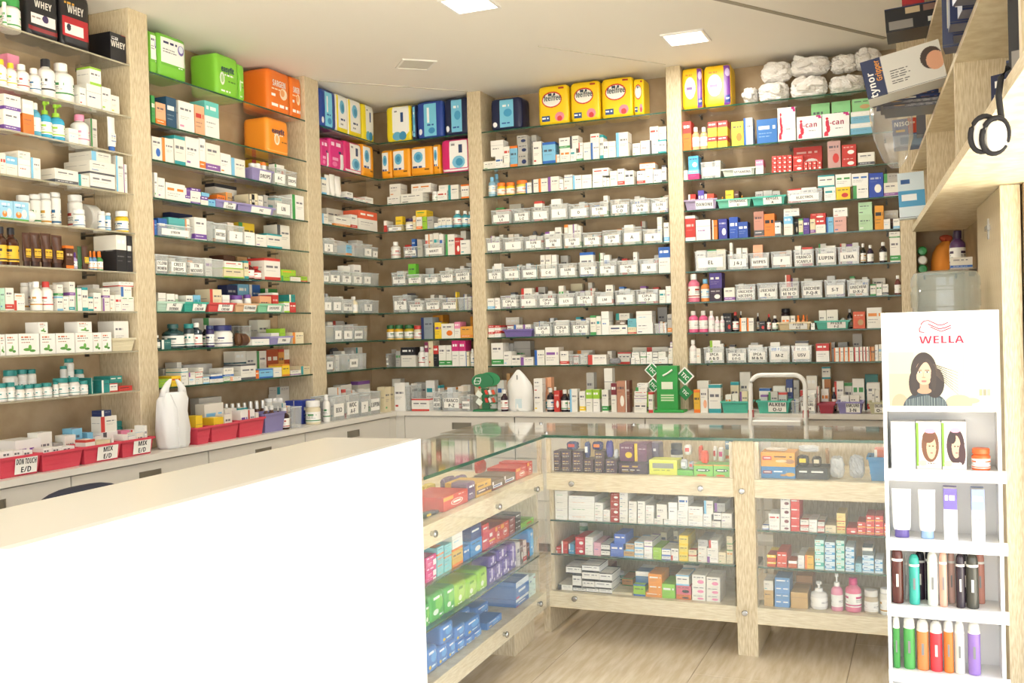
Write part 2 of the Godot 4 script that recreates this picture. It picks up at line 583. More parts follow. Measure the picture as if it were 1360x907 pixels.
func glass_counter():
	var o := thing("glass_counter", "long glass display counter with beige wood rails facing the shop floor", "counter", Transform3D(Basis.IDENTITY, Vector3(1.87, 0, 1.8)))
	var w := 1.56
	var post := 0.886
	counter_body(o, [[0.012, post], [post + 0.087, w]], w, 0.53, -0.51)
	part("post", box(Vector3(post, 0, -0.05), Vector3(post + 0.087, 0.935, 0.004)), M.wood_up, o)
	part("leg", box(Vector3(post + 0.003, 0, -0.4), Vector3(post + 0.084, 0.139, -0.051)), M.wood_up, o)
	part("leg", box(Vector3(-0.045, 0, -0.5), Vector3(-0.01, 0.139, -0.065)), M.wood_up, o)
	part("glass_front", box(Vector3(0.002, 0.15, 0.012), Vector3(post - 0.004, 0.936, 0.017)), M.front_glass, o)
	part("glass_front", box(Vector3(post + 0.09, 0.15, 0.012), Vector3(w, 0.936, 0.017)), M.front_glass, o)
	part("glass_top", box(Vector3(-0.53, 0.938, -0.545), Vector3(w, 0.95, 0.02)), M.glass, o)
	part("top_edge", box(Vector3(0.0, 0.938, 0.02), Vector3(w, 0.95, 0.0215)), M.glass_edge, o)
	for p in [Vector3(0.14, 0.725, 0.0), Vector3(0.14, 0.19, 0.0), Vector3(0.74, 0.725, 0.0), Vector3(post + 0.035, 0.72, 0.004), Vector3(post + 0.035, 0.19, 0.004)]:
		stud(o, p)
	for p in [Vector3(-0.005, 0.95, -0.06), Vector3(0.3, 0.95, -0.5), Vector3(-0.2, 0.95, -0.5)]:
		part("glass_fixing", lathe([Vector2(0, 0), Vector2(0.009, 0), Vector2(0.009, 0.006), Vector2(0, 0.008)], 14), M.steel, o, p)
	var f := wing_frame()
	var v := thing("glass_counter", "short glass display counter wing meeting the white cash desk", "counter", f)
	# local x runs towards the corner, so the wing lies at negative x
	var L := 1.34
	counter_body(v, [[-L, -0.012]], L, 0.5, -L)
	part("leg", box(Vector3(-0.32, 0, -0.46), Vector3(-0.055, 0.139, -0.05)), M.wood_up, v)
	part("glass_front", box(Vector3(-L, 0.15, 0.012), Vector3(-0.022, 0.936, 0.017)), M.front_glass, v)
	part("glass_top", box(Vector3(-L, 0.938, -0.49), Vector3(-0.045, 0.95, 0.02)), M.glass, v)
	part("top_edge", box(Vector3(-L, 0.938, 0.02), Vector3(-0.024, 0.95, 0.0215)), M.glass_edge, v)
	for p in [[-0.14, 0.715], [-0.62, 0.72], [-1.25, 0.735], [-0.14, 0.19], [-0.58, 0.18]]:
		stud(v, Vector3(p[0], p[1], 0.0))

func counter_body(o: Node, spans: Array, w: float, depth: float, x0: float):
	for s in spans:
		part("rail", box(Vector3(s[0], 0.69, -0.02), Vector3(s[1], 0.77, 0)), M.wood_flat, o)
		part("rail", box(Vector3(s[0], 0.14, -0.02), Vector3(s[1], 0.212, 0)), M.wood_flat, o)
		part("tier", box(Vector3(s[0] + 0.001, 0.752, -depth + 0.021), Vector3(s[1] - 0.001, 0.77, -0.021)), M.wood_flat, o)
		part("tier", box(Vector3(s[0] + 0.001, 0.19, -depth + 0.021), Vector3(s[1] - 0.001, 0.21, -0.021)), M.wood_flat, o)
		for y in [0.545, 0.385]:
			var g := part("glass_shelf", box(Vector3(s[0] + 0.002, y - 0.006, -depth + 0.03), Vector3(s[1] - 0.002, y, -0.03)), M.glass, o)
			part("shelf_edge", box(Vector3(s[0] + 0.002, y - 0.006, -0.03), Vector3(s[1] - 0.002, y, -0.0285)), M.glass_edge, g)
		part("back_panel", box(Vector3(s[0], 0.14, -depth), Vector3(s[1], 0.93, -depth + 0.02)), M.wood_up, o)
	for x in [spans[0][0], spans[-1][1] - 0.018]:
		part("side_panel", box(Vector3(x, 0.213, -depth + 0.021), Vector3(x + 0.018, 0.689, -0.031)), M.wood_up, o)
	for s in spans:
		part("corner_strip", box(Vector3(s[0], 0.771, -0.022), Vector3(s[0] + 0.02, 0.93, -0.004)), M.wood_up, o)
		part("corner_strip", box(Vector3(s[1] - 0.02, 0.771, -0.022), Vector3(s[1], 0.93, -0.004)), M.wood_up, o)

func cash_desk():
	var toward := Vector3(0.055, 0, 1).normalized()
	var b := Basis(-toward, Vector3.UP, Vector3.UP.cross(toward))
	var at := Vector3(1.87, 0, 1.8) + toward * 1.37
	var o := thing("cash_desk", "plain glossy white cash desk at the end of the glass counter", "desk", Transform3D(b, at))
	var L := 1.745
	var white := paint("f7f7f3", 0.25)
	part("front_panel", box(Vector3(-L, 0, -0.03), Vector3(0, 1.085, 0)), white, o)
	part("side_panel", box(Vector3(-L, 0, -0.36), Vector3(-L + 0.03, 1.055, -0.031)), white, o)
	part("side_panel", box(Vector3(-0.03, 0, -0.36), Vector3(0, 1.055, -0.031)), white, o)
	part("ledge", box(Vector3(-L, 1.056, -0.365), Vector3(0, 1.085, -0.0305)), paint("ece9df", 0.25), o)
	part("inner_panel", box(Vector3(-L + 0.031, 0.5, -0.355), Vector3(-0.031, 1.055, -0.335)), white, o)
	part("table_top", box(Vector3(-L + 0.02, 0.74, -0.65), Vector3(-0.02, 0.77, -0.366)), white, o)
	# the chair behind it: only the rounded top of its backrest shows over the ledge
	var c := thing("office_chair", "dark blue office chair with a rounded backrest behind the white desk", "chair", Transform3D(Basis(Vector3.UP, deg_to_rad(88)), Vector3(0.93, 0, 3.48)))
	var navy := paint("23273a", 0.7)
	part("backrest", pillow(0.46, 0.42, 0.08, 10, 3.2, 0.0, 1), navy, c, Vector3(0, 0.518, -0.2))
	part("seat", pillow(0.48, 0.09, 0.46, 8, 5.0, 0.0, 2), navy, c, Vector3(0, 0.42, 0.05))
	part("back_bar", box(Vector3(-0.03, 0.4, -0.26), Vector3(0.03, 0.7, -0.235)), M.dark_steel, c)
	part("column", lathe([Vector2(0, 0.09), Vector2(0.025, 0.09), Vector2(0.025, 0.43), Vector2(0, 0.43)], 12), M.dark_steel, c, Vector3(0, 0, 0.05))
	for k in 5:
		var a := TAU * k / 5
		var leg := part("leg", box(Vector3(-0.02, 0.06, 0), Vector3(0.02, 0.095, 0.27)), M.dark_steel, c, Vector3(0, 0, 0.05), Basis(Vector3.UP, a))
		part("caster", lathe([Vector2(0, 0), Vector2(0.02, 0.0), Vector2(0.028, 0.015), Vector2(0.028, 0.045), Vector2(0.02, 0.06), Vector2(0, 0.06)], 12), paint("1c1c1e", 0.5), leg, Vector3(0, 0, 0.25))

# ---------------------------------------------------------------- loft cupboard along the right wall
func loft_frame() -> Transform3D:
	var toward := Vector3(0.065, 0, 1).normalized()
	# x runs along the cupboard towards the camera's end, z points into the room
	return Transform3D(Basis(toward, Vector3.UP, toward.cross(Vector3.UP)), Vector3(3.479, 0, 0.0))

func loft():
	var o := thing("loft_cupboard", "open beige loft cupboard high on the wall above the water jar", "cupboard", loft_frame())
	var L := 5.2
	part("bottom_board", box(Vector3(0.02, 1.94, -0.28), Vector3(L, 1.975, 0)), M.wood_flat, o)
	part("shelf", box(Vector3(0.02, 2.285, -0.26), Vector3(L, 2.305, -0.002)), M.wood_flat, o)
	part("shelf", box(Vector3(0.02, 2.665, -0.26), Vector3(L, 2.685, -0.002)), M.wood_flat, o)
	for x in [0.04, 1.25, 2.55, 3.9, 5.17]:
		for yy in [[1.9755, 2.2845], [2.3055, 2.6645], [2.6855, 3.055]]:
			part("divider", box(Vector3(x, yy[0], -0.26), Vector3(x + 0.03, yy[1], -0.001)), M.wood_up, o)
	# a tall side panel standing under the loft
	var b := Basis(Vector3.UP, atan(0.06))
	var s := thing("side_panel_unit", "tall beige panel standing under the loft cupboard beside the cosmetics stand", "panel", Transform3D(b, Vector3(3.765, 0, 1.2)))
	part("panel", box(Vector3(0, 0.0, 0), Vector3(0.055, 1.938, 0.79)), M.wood_up, s)
	part("front_face", box(Vector3(-0.004, 0.0, 0.7905), Vector3(0.064, 1.938, 0.81)), M.wood_up, s)
	var g := part("glass_hinge", box(Vector3(-0.012, 1.80, 0.38), Vector3(0, 1.82, 0.47)), M.steel, s)
	part("pin", box(Vector3(-0.006, 1.765, 0.418), Vector3(0, 1.85, 0.43)), M.steel, g)
	# niche in the back corner, behind the water jar
	var n := thing("corner_shelf", "glass shelf in the back niche holding the orange cloth bag", "shelf", Transform3D(Basis.IDENTITY, Vector3(3.503, 1.70, -0.005)))
	part("pane", box(Vector3(0, -0.007, -0.245), Vector3(0.245, 0, 0)), M.glass, n)
	part("front_edge", box(Vector3(0, -0.0075, 0.0005), Vector3(0.245, 0.0003, 0.002)), M.glass_edge, n)
	for x in [0.03, 0.2]:
		part("bracket", box(Vector3(x, -0.026, -0.247), Vector3(x + 0.012, -0.0075, -0.22)), M.dark_steel, n)

# ---------------------------------------------------------------- printed cartons: two picture sheets of computed print
var sheet: Image
var big_sheet: Image
var sheet_mat: StandardMaterial3D
var big_mat: StandardMaterial3D
var next_cell := 0
var next_big := 0
var shared_cells := {}

func start_art():
	sheet = Image.create(2048, 2048, false, Image.FORMAT_RGB8)
	big_sheet = Image.create(2048, 2048, false, Image.FORMAT_RGB8)
	sheet.fill(Color(0.95, 0.95, 0.93))
	big_sheet.fill(Color(0.95, 0.95, 0.93))
	sheet_mat = StandardMaterial3D.new()
	sheet_mat.roughness = 0.45
	big_mat = StandardMaterial3D.new()
	big_mat.roughness = 0.35

func finish_art():
	sheet_mat.albedo_texture = ImageTexture.create_from_image(sheet)
	big_mat.albedo_texture = ImageTexture.create_from_image(big_sheet)

func rc(im: Image, x: float, y: float, w: float, h: float, c: Color):
	im.fill_rect(Rect2i(int(round(x)), int(round(y)), max(1, int(round(w))), max(1, int(round(h)))), c)

func disc(im: Image, cx: float, cy: float, rx: float, ry: float, c: Color):
	var y := -ry
	while y <= ry:
		var half := rx * sqrt(max(0.0, 1.0 - (y * y) / (ry * ry)))
		rc(im, cx - half, cy + y, half * 2, 1, c)
		y += 1.0

func words_line(im: Image, x: float, y: float, w: float, h: float, c: Color):
	# a run of short marks, like a line of small print
	var at := x
	while at < x + w:
		var run: float = rng.randf_range(2.0, 6.0) * max(1.0, h * 0.6)
		rc(im, at, y, min(run, x + w - at), h, c)
		at += run + max(1.0, h * 0.7)

# front of a carton in a 64 px cell: left 48 px are the front, right 16 px the plain sides
func cell(base: Color, accent: Color, style: int) -> int:
	var n := next_cell
	next_cell += 1
	if n >= 1024:
		return n % 1024
	var x := (n % 32) * 64.0
	var y := (n / 32) * 64.0
	rc(sheet, x, y, 64, 64, base)
	var dark := Color(0.25, 0.25, 0.3) if base.get_luminance() > 0.45 else Color(0.93, 0.92, 0.88)
	var mid := base.lerp(dark, 0.45)
	match style:
		0:
			words_line(sheet, x + 6, y + rng.randf_range(14, 24), rng.randf_range(20, 34), 4, base.lerp(dark, 0.75))
			words_line(sheet, x + 6, y + 32, 26, 1, mid)
			words_line(sheet, x + 6, y + 36, 20, 1, mid)
			rc(sheet, x + 4, y + 50, 12, 4, accent)
		1:
			words_line(sheet, x + 7, y + 14, 30, 5, base.lerp(dark, 0.7))
			words_line(sheet, x + 7, y + 24, 22, 1, mid)
			rc(sheet, x, y + 46, 48, 13, accent)
			words_line(sheet, x + 6, y + 51, 30, 2, Color(1, 1, 1))
		2:
			rc(sheet, x, y, 12, 64, accent)
			words_line(sheet, x + 17, y + 18, 26, 4, base.lerp(dark, 0.7))
			words_line(sheet, x + 17, y + 30, 24, 1, mid)
			words_line(sheet, x + 17, y + 34, 18, 1, mid)
		3:
			rc(sheet, x, y, 48, 26, accent)
			words_line(sheet, x + 6, y + 9, 34, 6, Color(0.97, 0.97, 0.95))
			words_line(sheet, x + 6, y + 36, 30, 2, mid)
			words_line(sheet, x + 6, y + 44, 22, 1, mid)
		4:
			words_line(sheet, x + 5, y + 18, 38, 9, accent)
			words_line(sheet, x + 5, y + 36, 30, 2, mid)
			words_line(sheet, x + 5, y + 44, 24, 2, mid)
		5:
			disc(sheet, x + 30, y + 40, 11, 11, accent)
			words_line(sheet, x + 6, y + 12, 34, 5, base.lerp(dark, 0.7))
			words_line(sheet, x + 6, y + 22, 22, 1, mid)
		6:
			rc(sheet, x, y, 48, 8, accent)
			rc(sheet, x, y + 54, 48, 10, accent)
			words_line(sheet, x + 6, y + 22, 34, 6, base.lerp(dark, 0.7))
			words_line(sheet, x + 6, y + 36, 28, 1, mid)
		7:
			for k in 5:
				disc(sheet, x + 14 + k * 6.0, y + 46 - (k % 2) * 5.0, 6, 3, accent)
			disc(sheet, x + 24, y + 52, 3, 9, accent.darkened(0.25))
			words_line(sheet, x + 6, y + 12, 28, 4, base.lerp(Color(0.75, 0.3, 0.1), 0.7))
			words_line(sheet, x + 6, y + 22, 34, 2, mid)
		8:
			# the end of a lidded carton: a darker seam line and a small label
			rc(sheet, x, y + 20, 48, 1, mid)
			words_line(sheet, x + 8, y + 32, 22, 3, accent)
	# sides
	words_line(sheet, x + 50, y + 26, 11, 2, base.lerp(dark, 0.4))
	if style in [1, 3, 6]:
		rc(sheet, x + 48, y + (46 if style == 1 else 0), 16, 13 if style == 1 else (26 if style == 3 else 8), accent)
	return n

func front_uv(n: int) -> Rect2:
	return Rect2((n % 32 * 64.0 + 0.8) / 2048.0, (n / 32 * 64.0 + 0.8) / 2048.0, 46.4 / 2048.0, 62.4 / 2048.0)

func side_uv(n: int) -> Rect2:
	return Rect2((n % 32 * 64.0 + 49.0) / 2048.0, (n / 32 * 64.0 + 0.8) / 2048.0, 14.0 / 2048.0, 62.4 / 2048.0)

# big print: 128 px cells painted by short orders, coordinates in per cent: r x y w h hex, c x y rx ry hex, l x y w h hex
func art(spec: String) -> int:
	if shared_cells.has(spec):
		return shared_cells[spec]
	var n := next_big
	next_big += 1
	shared_cells[spec] = n
	var x := (n % 16) * 128.0
	var y := (n / 16) * 128.0
	var first := true
	for order in spec.split(";", false):
		var t := order.strip_edges().split(" ", false)
		var c := col(t[-1])
		if first:
			rc(big_sheet, x, y, 128, 128, c)
			first = false
			continue
		var v := []
		for k in range(1, 5):
			v.append(float(t[k]))
		var px: float = x + v[0] * 0.96
		var py: float = y + v[1] * 1.28
		match t[0]:
			"r": rc(big_sheet, px, py, v[2] * 0.96, v[3] * 1.28, c)
			"c": disc(big_sheet, px, py, v[2] * 0.96, v[3] * 1.28, c)
			"l": words_line(big_sheet, px, py, v[2] * 0.96, v[3] * 1.28, c)
	return n

func big_front(n: int) -> Rect2:
	return Rect2((n % 16 * 128.0 + 1.0) / 2048.0, (n / 16 * 128.0 + 1.0) / 2048.0, 94.0 / 2048.0, 126.0 / 2048.0)

func big_side(n: int) -> Rect2:
	return Rect2((n % 16 * 128.0 + 98.0) / 2048.0, (n / 16 * 128.0 + 1.0) / 2048.0, 28.0 / 2048.0, 126.0 / 2048.0)

func carton_mesh(w: float, h: float, d: float, n: int, big := false) -> Mesh:
	var st := start()
	add_box(st, Vector3(-w / 2, 0, -d), Vector3(w / 2, h, 0), big_front(n) if big else front_uv(n), big_side(n) if big else side_uv(n))
	return st.commit()

# ---------------------------------------------------------------- colour words
const HUES := {"white": "f4f3ee", "cream": "e9dfc0", "grey": "a8a8a6", "black": "202024", "red": "c8322c", "orange": "ee7a26", "yellow": "f2cf2c", "lime": "9ccf3a", "green": "3c9a4a", "teal": "2a8f8a", "pale-blue": "8cc6e6", "blue": "2f62b4", "navy": "23305e", "purple": "6d479c", "lilac": "b7a2d2", "pink": "ea86ac", "magenta": "cf2c76", "brown": "6a4630", "tan": "c39c6c", "mint": "b6e2cc", "peach": "f3b894"}
const CODE := {"w": "f1efe8", "W": "e3e0d6", "c": "e6dab8", "g": "b5b4b0", "k": "24242a", "r": "c93a34", "o": "ee7d2a", "y": "f0cc32", "l": "9ccb3c", "e": "3f9a4c", "t": "2d8d88", "s": "7fbfe2", "b": "2f66b8", "n": "263462", "p": "6f4a9e", "i": "b4a0d0", "q": "e98fb0", "m": "cc3077", "B": "63402c", "T": "c49e6e", "u": "b8e0cc", "a": "f2b48e"}

func hexof(t: String) -> String:
	return CODE[t] if t.length() == 1 else t

func hue(hex: String) -> String:
	var c := col(hex)
	var best := ""
	var least := 9.0
	for k in HUES:
		var d := col(HUES[k])
		var e := pow(c.r - d.r, 2) + pow(c.g - d.g, 2) + pow(c.b - d.b, 2)
		if e < least:
			least = e
			best = k
	return best

# ---------------------------------------------------------------- rows of goods
# A row stands on one shelf. Each item is written: kind u0 u1 vtop colour [options], with u and v in zoomed pixels of the photograph.
# options: ^ stands on what is below it | i<cm> set back | d<cm> depth | s<n> print style | a<colour> second colour | x not trimmed | @ inside the last bin | A<name> big print | "TEXT"
var row_items := []
var last_bin = null
var zoom := Vector3(0, 0, 1)
var placed := []

func row(loc: String, anchor: String, dir: float, o: Vector3, along: Vector3, y: float, z: Array, spec: String, inset := 0.02, depth := 0.1, room := 0.24, noun := "medicine_box", span := Vector2(-99, 99), ymax := 9.0):
	var out := along.cross(Vector3.UP)
	var frame := {"loc": loc, "anchor": anchor, "dir": dir, "o": o, "along": along, "out": out, "y": y, "items": [], "noun": noun, "room": room, "span": span, "ymax": ymax, "work": y == WORK}
	last_bin = null
	var deep := []
	for part_text in spec.split(";", false):
		var s := part_text.strip_edges()
		if s == "":
			continue
		var text := ""
		if s.contains("\""):
			text = s.get_slice("\"", 1)
			s = s.get_slice("\"", 0)
		var t := s.split(" ", false)
		var it := {"kind": t[0], "u0": float(t[1]) * z[2] + z[0], "u1": float(t[2]) * z[2] + z[0], "v": float(t[3]) * z[2] + z[1], "hex": hexof(t[4]), "inset": inset, "depth": 0.0, "style": -1, "accent": "", "on": false, "inside": false, "text": text, "art": "", "trim": true}
		for k in range(5, t.size()):
			var p := t[k]
			if p == "^": it.on = true
			elif p == "@": it.inside = true
			elif p == "x": it.trim = false
			elif p[0] == "i": it.inset = float(p.substr(1)) / 100.0
			elif p[0] == "d": it.depth = float(p.substr(1)) / 100.0
			elif p[0] == "s": it.style = int(p.substr(1))
			elif p[0] == "a": it.accent = hexof(p.substr(1))
			elif p[0] == "A": it.art = p.substr(1)
		if it.depth == 0.0:
			it.depth = depth
		if it.inset >= 0.12 and not it.inside:
			deep.append(it)          # what stands behind goes in after the front row
		else:
			put(frame, it)
	for it in deep:
		put(frame, it)
	row_items.append(frame)

func put(f: Dictionary, it: Dictionary):
	var inset: float = it.inset
	if it.inside and last_bin != null:
		inset = last_bin.inset + 0.009 + rng.randf() * 0.005
	var o: Vector3 = f.o - f.out * inset
	var vb := 453.0
	# where the base line lies: find it from the height of the shelf under the item's middle
	var a0: float = (on_plane(it.u0, it.v, o, f.out) - o).dot(f.along)
	var a1: float = (on_plane(it.u1, it.v, o, f.out) - o).dot(f.along)
	var top: float = on_plane((it.u0 + it.u1) / 2, it.v, o, f.out).y
	if a1 < a0:
		var sw := a0
		a0 = a1
		a1 = sw
	top = min(top, f.ymax)
	var w0 := a1 - a0
	if not f.work or inset + it.depth > 0.19:
		a0 = max(a0, f.span.x)
		a1 = min(a1, f.span.y)
	var base: float = f.y + 0.0006
	if it.inside and last_bin != null:
		base = last_bin.floor
		a0 = max(a0, last_bin.a0 + 0.0075)
		a1 = min(a1, last_bin.a1 - 0.0075)
		if a1 - a0 < 0.008:
			return
		it.depth = min(it.depth, 0.045 if last_bin.auto else last_bin.depth - 0.02)
	var mid := (a0 + a1) / 2
	if it.on:
		var best := base
		for q in f.items:
			if mid > q.a0 and mid < q.a1 and inset < q.inset + q.depth and inset + it.depth > q.inset and q.top < top and not q.inside:
				best = max(best, q.top + 0.0004)
		base = best
	it.depth = min(it.depth, f.room - inset)
	if it.depth < 0.012:
		return
	if not it.inside and not it.on and inset >= 0.12:
		for q in f.items:
			if q.has("is_bin") and a1 > q.a0 and a0 < q.a1 and inset < q.inset + q.depth + 0.009:
				inset = q.inset + q.depth + 0.009
		it.depth = min(it.depth, f.room - inset)
		if it.depth < 0.012:
			return
	if it.trim and not it.inside:
		for pass_no in 2:
			for q in f.items:
				if q.inside:
					continue
				if q.top - 0.001 <= base or q.base >= top or q.inset >= inset + it.depth or q.inset + q.depth <= inset:
					continue
				if a1 <= q.a0 or a0 >= q.a1:
					continue
				var qm: float = (q.a0 + q.a1) / 2
				if mid > qm:
					a0 = max(a0, q.a1 + 0.0005)
				else:
					a1 = min(a1, q.a0 - 0.0005)
	elif it.inside:
		for q in f.items:
			if q.inside and q.bin == last_bin and not q.has("auto") and a1 > q.a0 and a0 < q.a1:
				var qm: float = (q.a0 + q.a1) / 2
				if mid > qm:
					a0 = max(a0, q.a1 + 0.0005)
				else:
					a1 = min(a1, q.a0 - 0.0005)
	var w := a1 - a0 - 0.0006
	var h := top - base
	if w < 0.006 or w < w0 * 0.25 or h < 0.006:
		return
	var rounded: bool = it.kind in ["j", "o", "y", "p", "v", "c"]
	if rounded and not it.inside:
		it.depth = min(w, it.depth + 0.03, f.room - inset)
		w = min(w, it.depth)
	it.merge({"a0": a0, "a1": a1, "base": base, "top": top, "w": w, "h": h, "inset": inset, "bin": last_bin if it.inside else null, "ymax": f.ymax}, true)
	var at: Vector3 = f.o + f.along * ((a0 + a1) / 2) - f.out * inset
	at.y = base
	var node := build(it, Transform3D(Basis(f.along, Vector3.UP, f.out), at), f)
	it["node"] = node
	f.items.append(it)

func build(it: Dictionary, t: Transform3D, f: Dictionary) -> Node3D:
	match it.kind:
		"b": return carton(it, t, f)
		"j": return jar(it, t)
		"o": return bottle(it, t)
		"y": return syrup(it, t)
		"v": return dropper(it, t)
		"p": return pump(it, t)
		"t": return squeeze_tube(it, t)
		"k": return pack(it, t)
		"n": return bin(it, t, f)
		"r": return basket(it, t, f)
		"m": return foil(it, t)
		"l": return lying(it, t)
		"c": return spray_can(it, t)
		_: push_error("unknown kind " + it.kind)
	return null

func named(called: String, what: String, cat: String, it: Dictionary, t: Transform3D) -> Node3D:
	var o := Node3D.new()
	o.name = numbered(called)
	o.transform = t
	add_child(o)
	it["what"] = what
	it["cat"] = cat
	return o

func carton(it: Dictionary, t: Transform3D, f: Dictionary) -> Node3D:
	var o := MeshInstance3D.new()
	var base := col(it.hex)
	var lone: bool = it.accent != ""
	if it.art != "":
		var n := art(ART[it.art])
		o.mesh = carton_mesh(it.w, it.h, it.depth, n, true)
		o.material_override = big_mat
	else:
		var style: int = it.style
		if style < 0:
			style = [0, 0, 1, 2, 4, 6, 8][rng.randi() % 7] if base.get_luminance() > 0.6 else [3, 4, 5, 2][rng.randi() % 4]
		var acc := col(it.accent) if lone else (col(["c8463c", "3d6fb5", "4a9a58", "8a5aa0", "e08a3a", "58595e", "2f9aa0"][rng.randi() % 7]) if base.get_luminance() > 0.6 else Color(0.95, 0.93, 0.88))
		var key := "%s %s %d %d" % [it.hex, acc.to_html(), style, rng.randi() % 3]
		if not shared_cells.has(key):
			shared_cells[key] = cell(base * Color(1, 1, 1).lerp(Color(0.96, 0.95, 0.92), rng.randf()), acc, style)
		o.mesh = carton_mesh(it.w, it.h, it.depth, shared_cells[key])
		o.material_override = sheet_mat
	var called: String = f.noun
	if it.inside:
		called = "tablet_box"
	o.name = numbered(called)
	o.transform = t
	if it.on and it.style < 0:
		o.rotate_object_local(Vector3.UP, 0.0)
	add_child(o)
	var tall := ""
	if it.h > it.w * 2.4: tall = "slim "
	elif it.w > it.h * 2.2: tall = "flat "
	it["what"] = tall + hue(it.hex) + " carton" + (" with %s print" % hue(it.accent) if lone else "")
	it["cat"] = "box"
	if it.text != "":
		lettering(it.text, min(it.h * 0.22, 0.03), paint(it.accent if lone else "22242a"), o, Vector3(0, it.h * 0.62, 0.0006), Basis.IDENTITY, true, "lettering", it.w * 0.9)
	return o

func jar(it: Dictionary, t: Transform3D) -> Node3D:
	# wide pill jar: body hex, lid accent
	var lid: String = it.accent if it.accent != "" else "f1f0ec"
	var o := named("pill_jar", hue(it.hex) + " pill jar with " + hue(lid) + " lid", "jar", it, t)
	var r: float = it.w / 2
	var h: float = it.h
	var c := Vector3(0, 0, -r)
	var hl: float = min(h * 0.26, r * 0.9)
	var neck := h - hl
	part("body", lathe([Vector2(0, 0), Vector2(r * 0.92, 0), Vector2(r, r * 0.1), Vector2(r, neck - r * 0.28), Vector2(r * 0.8, neck), Vector2(0, neck)]), paint(it.hex, 0.35), o, c)
	part("label_band", label_tube(r * 1.006, h * 0.1, neck * 0.72), sticker(it), o, c)
	part("lid", lathe([Vector2(r * 0.9, neck + 0.0005), Vector2(r * 0.93, neck + 0.001), Vector2(r * 0.93, h - 0.003), Vector2(r * 0.86, h), Vector2(0, h)]), paint(lid, 0.4), o, c)
	return o

var stickers := {}
func sticker(it: Dictionary, base := "f3f1ea") -> StandardMaterial3D:
	var acc: String = it.accent if it.accent != "" else ["b23a34", "2d6a9a", "3c8a4c", "c9902c"][rng.randi() % 4]
	var key := base + acc
	if it.style >= 10:
		base = ["", "e7b92f", "d8392e", "2f66b8", "f0ece0"][it.style - 10 if it.style < 15 else 0]
		key = base + acc
	if not stickers.has(key) and stickers.size() < 40:
		var im := Image.create(128, 64, false, Image.FORMAT_RGB8)
		im.fill(col(base))
		for side in 2:
			words_line(im, 8 + side * 64.0, 14, 44, 10, col(acc))
			words_line(im, 8 + side * 64.0, 30, 36, 3, Color(0.35, 0.35, 0.38))
			words_line(im, 8 + side * 64.0, 38, 42, 2, Color(0.4, 0.4, 0.42))
		rc(im, 0, 52, 128, 6, col(acc))
		var m := StandardMaterial3D.new()
		m.albedo_texture = ImageTexture.create_from_image(im)
		m.roughness = 0.5
		stickers[key] = m
	if not stickers.has(key):
		return paint(base, 0.5)
	return stickers[key]

func label_tube(r: float, y0: float, y1: float, seg := 20) -> Mesh:
	var st := start()
	for k in seg:
		var a0 := TAU * k / seg
		var a1 := TAU * (k + 1) / seg
		var p := [Vector3(sin(a0) * r, y1, cos(a0) * r), Vector3(sin(a1) * r, y1, cos(a1) * r), Vector3(sin(a1) * r, y0, cos(a1) * r), Vector3(sin(a0) * r, y0, cos(a0) * r)]
		var uv := [Vector2(float(k) / seg, 0), Vector2(float(k + 1) / seg, 0), Vector2(float(k + 1) / seg, 1), Vector2(float(k) / seg, 1)]
		for i in [0, 1, 2, 0, 2, 3]:
			st.set_normal(Vector3(p[i].x, 0, p[i].z).normalized())
			st.set_uv(uv[i])
			st.add_vertex(p[i])
	return st.commit()

func bottle(it: Dictionary, t: Transform3D) -> Node3D:
	# plastic bottle: body hex, cap accent
	var cap: String = it.accent if it.accent != "" else "f4f3ee"
	var o := named("bottle", hue(it.hex) + " bottle with " + hue(cap) + " cap", "bottle", it, t)
	var r: float = it.w / 2
	var h: float = it.h
	var c := Vector3(0, 0, -r)
	part("body", lathe([Vector2(0, 0), Vector2(r * 0.9, 0), Vector2(r, r * 0.12), Vector2(r, h * 0.64), Vector2(r * 0.9, h * 0.7), Vector2(r * 0.6, h * 0.76), Vector2(r * 0.42, h * 0.79), Vector2(r * 0.42, h * 0.82), Vector2(0, h * 0.82)]), paint(it.hex, 0.3), o, c)
	part("label_band", label_tube(r * 1.008, h * 0.16, h * 0.56), sticker(it), o, c)
	part("cap", lathe([Vector2(r * 0.5, h * 0.8), Vector2(r * 0.54, h * 0.8), Vector2(r * 0.52, h * 0.985), Vector2(r * 0.46, h), Vector2(0, h)]), paint(cap, 0.35), o, c)
	return o

func syrup(it: Dictionary, t: Transform3D) -> Node3D:
	# amber glass bottle, white label, cap accent
	var cap: String = it.accent if it.accent != "" else "e9e7e0"
	var o := named("syrup_bottle", hue(it.hex) + " syrup bottle with " + hue(cap) + " cap", "bottle", it, t)
	var r: float = it.w / 2
	var h: float = it.h
	var c := Vector3(0, 0, -r)
	part("body", lathe([Vector2(0, 0), Vector2(r * 0.92, 0), Vector2(r, r * 0.1), Vector2(r, h * 0.6), Vector2(r * 0.85, h * 0.68), Vector2(r * 0.45, h * 0.76), Vector2(r * 0.4, h * 0.8), Vector2(r * 0.4, h * 0.84), Vector2(0, h * 0.84)]), paint(it.hex, 0.12), o, c)
	part("paper_label", label_tube(r * 1.01, h * 0.1, h * 0.52), sticker(it), o, c)
	part("cap", lathe([Vector2(r * 0.48, h * 0.82), Vector2(r * 0.5, h * 0.82), Vector2(r * 0.5, h * 0.98), Vector2(r * 0.44, h), Vector2(0, h)]), paint(cap, 0.3), o, c)
	return o

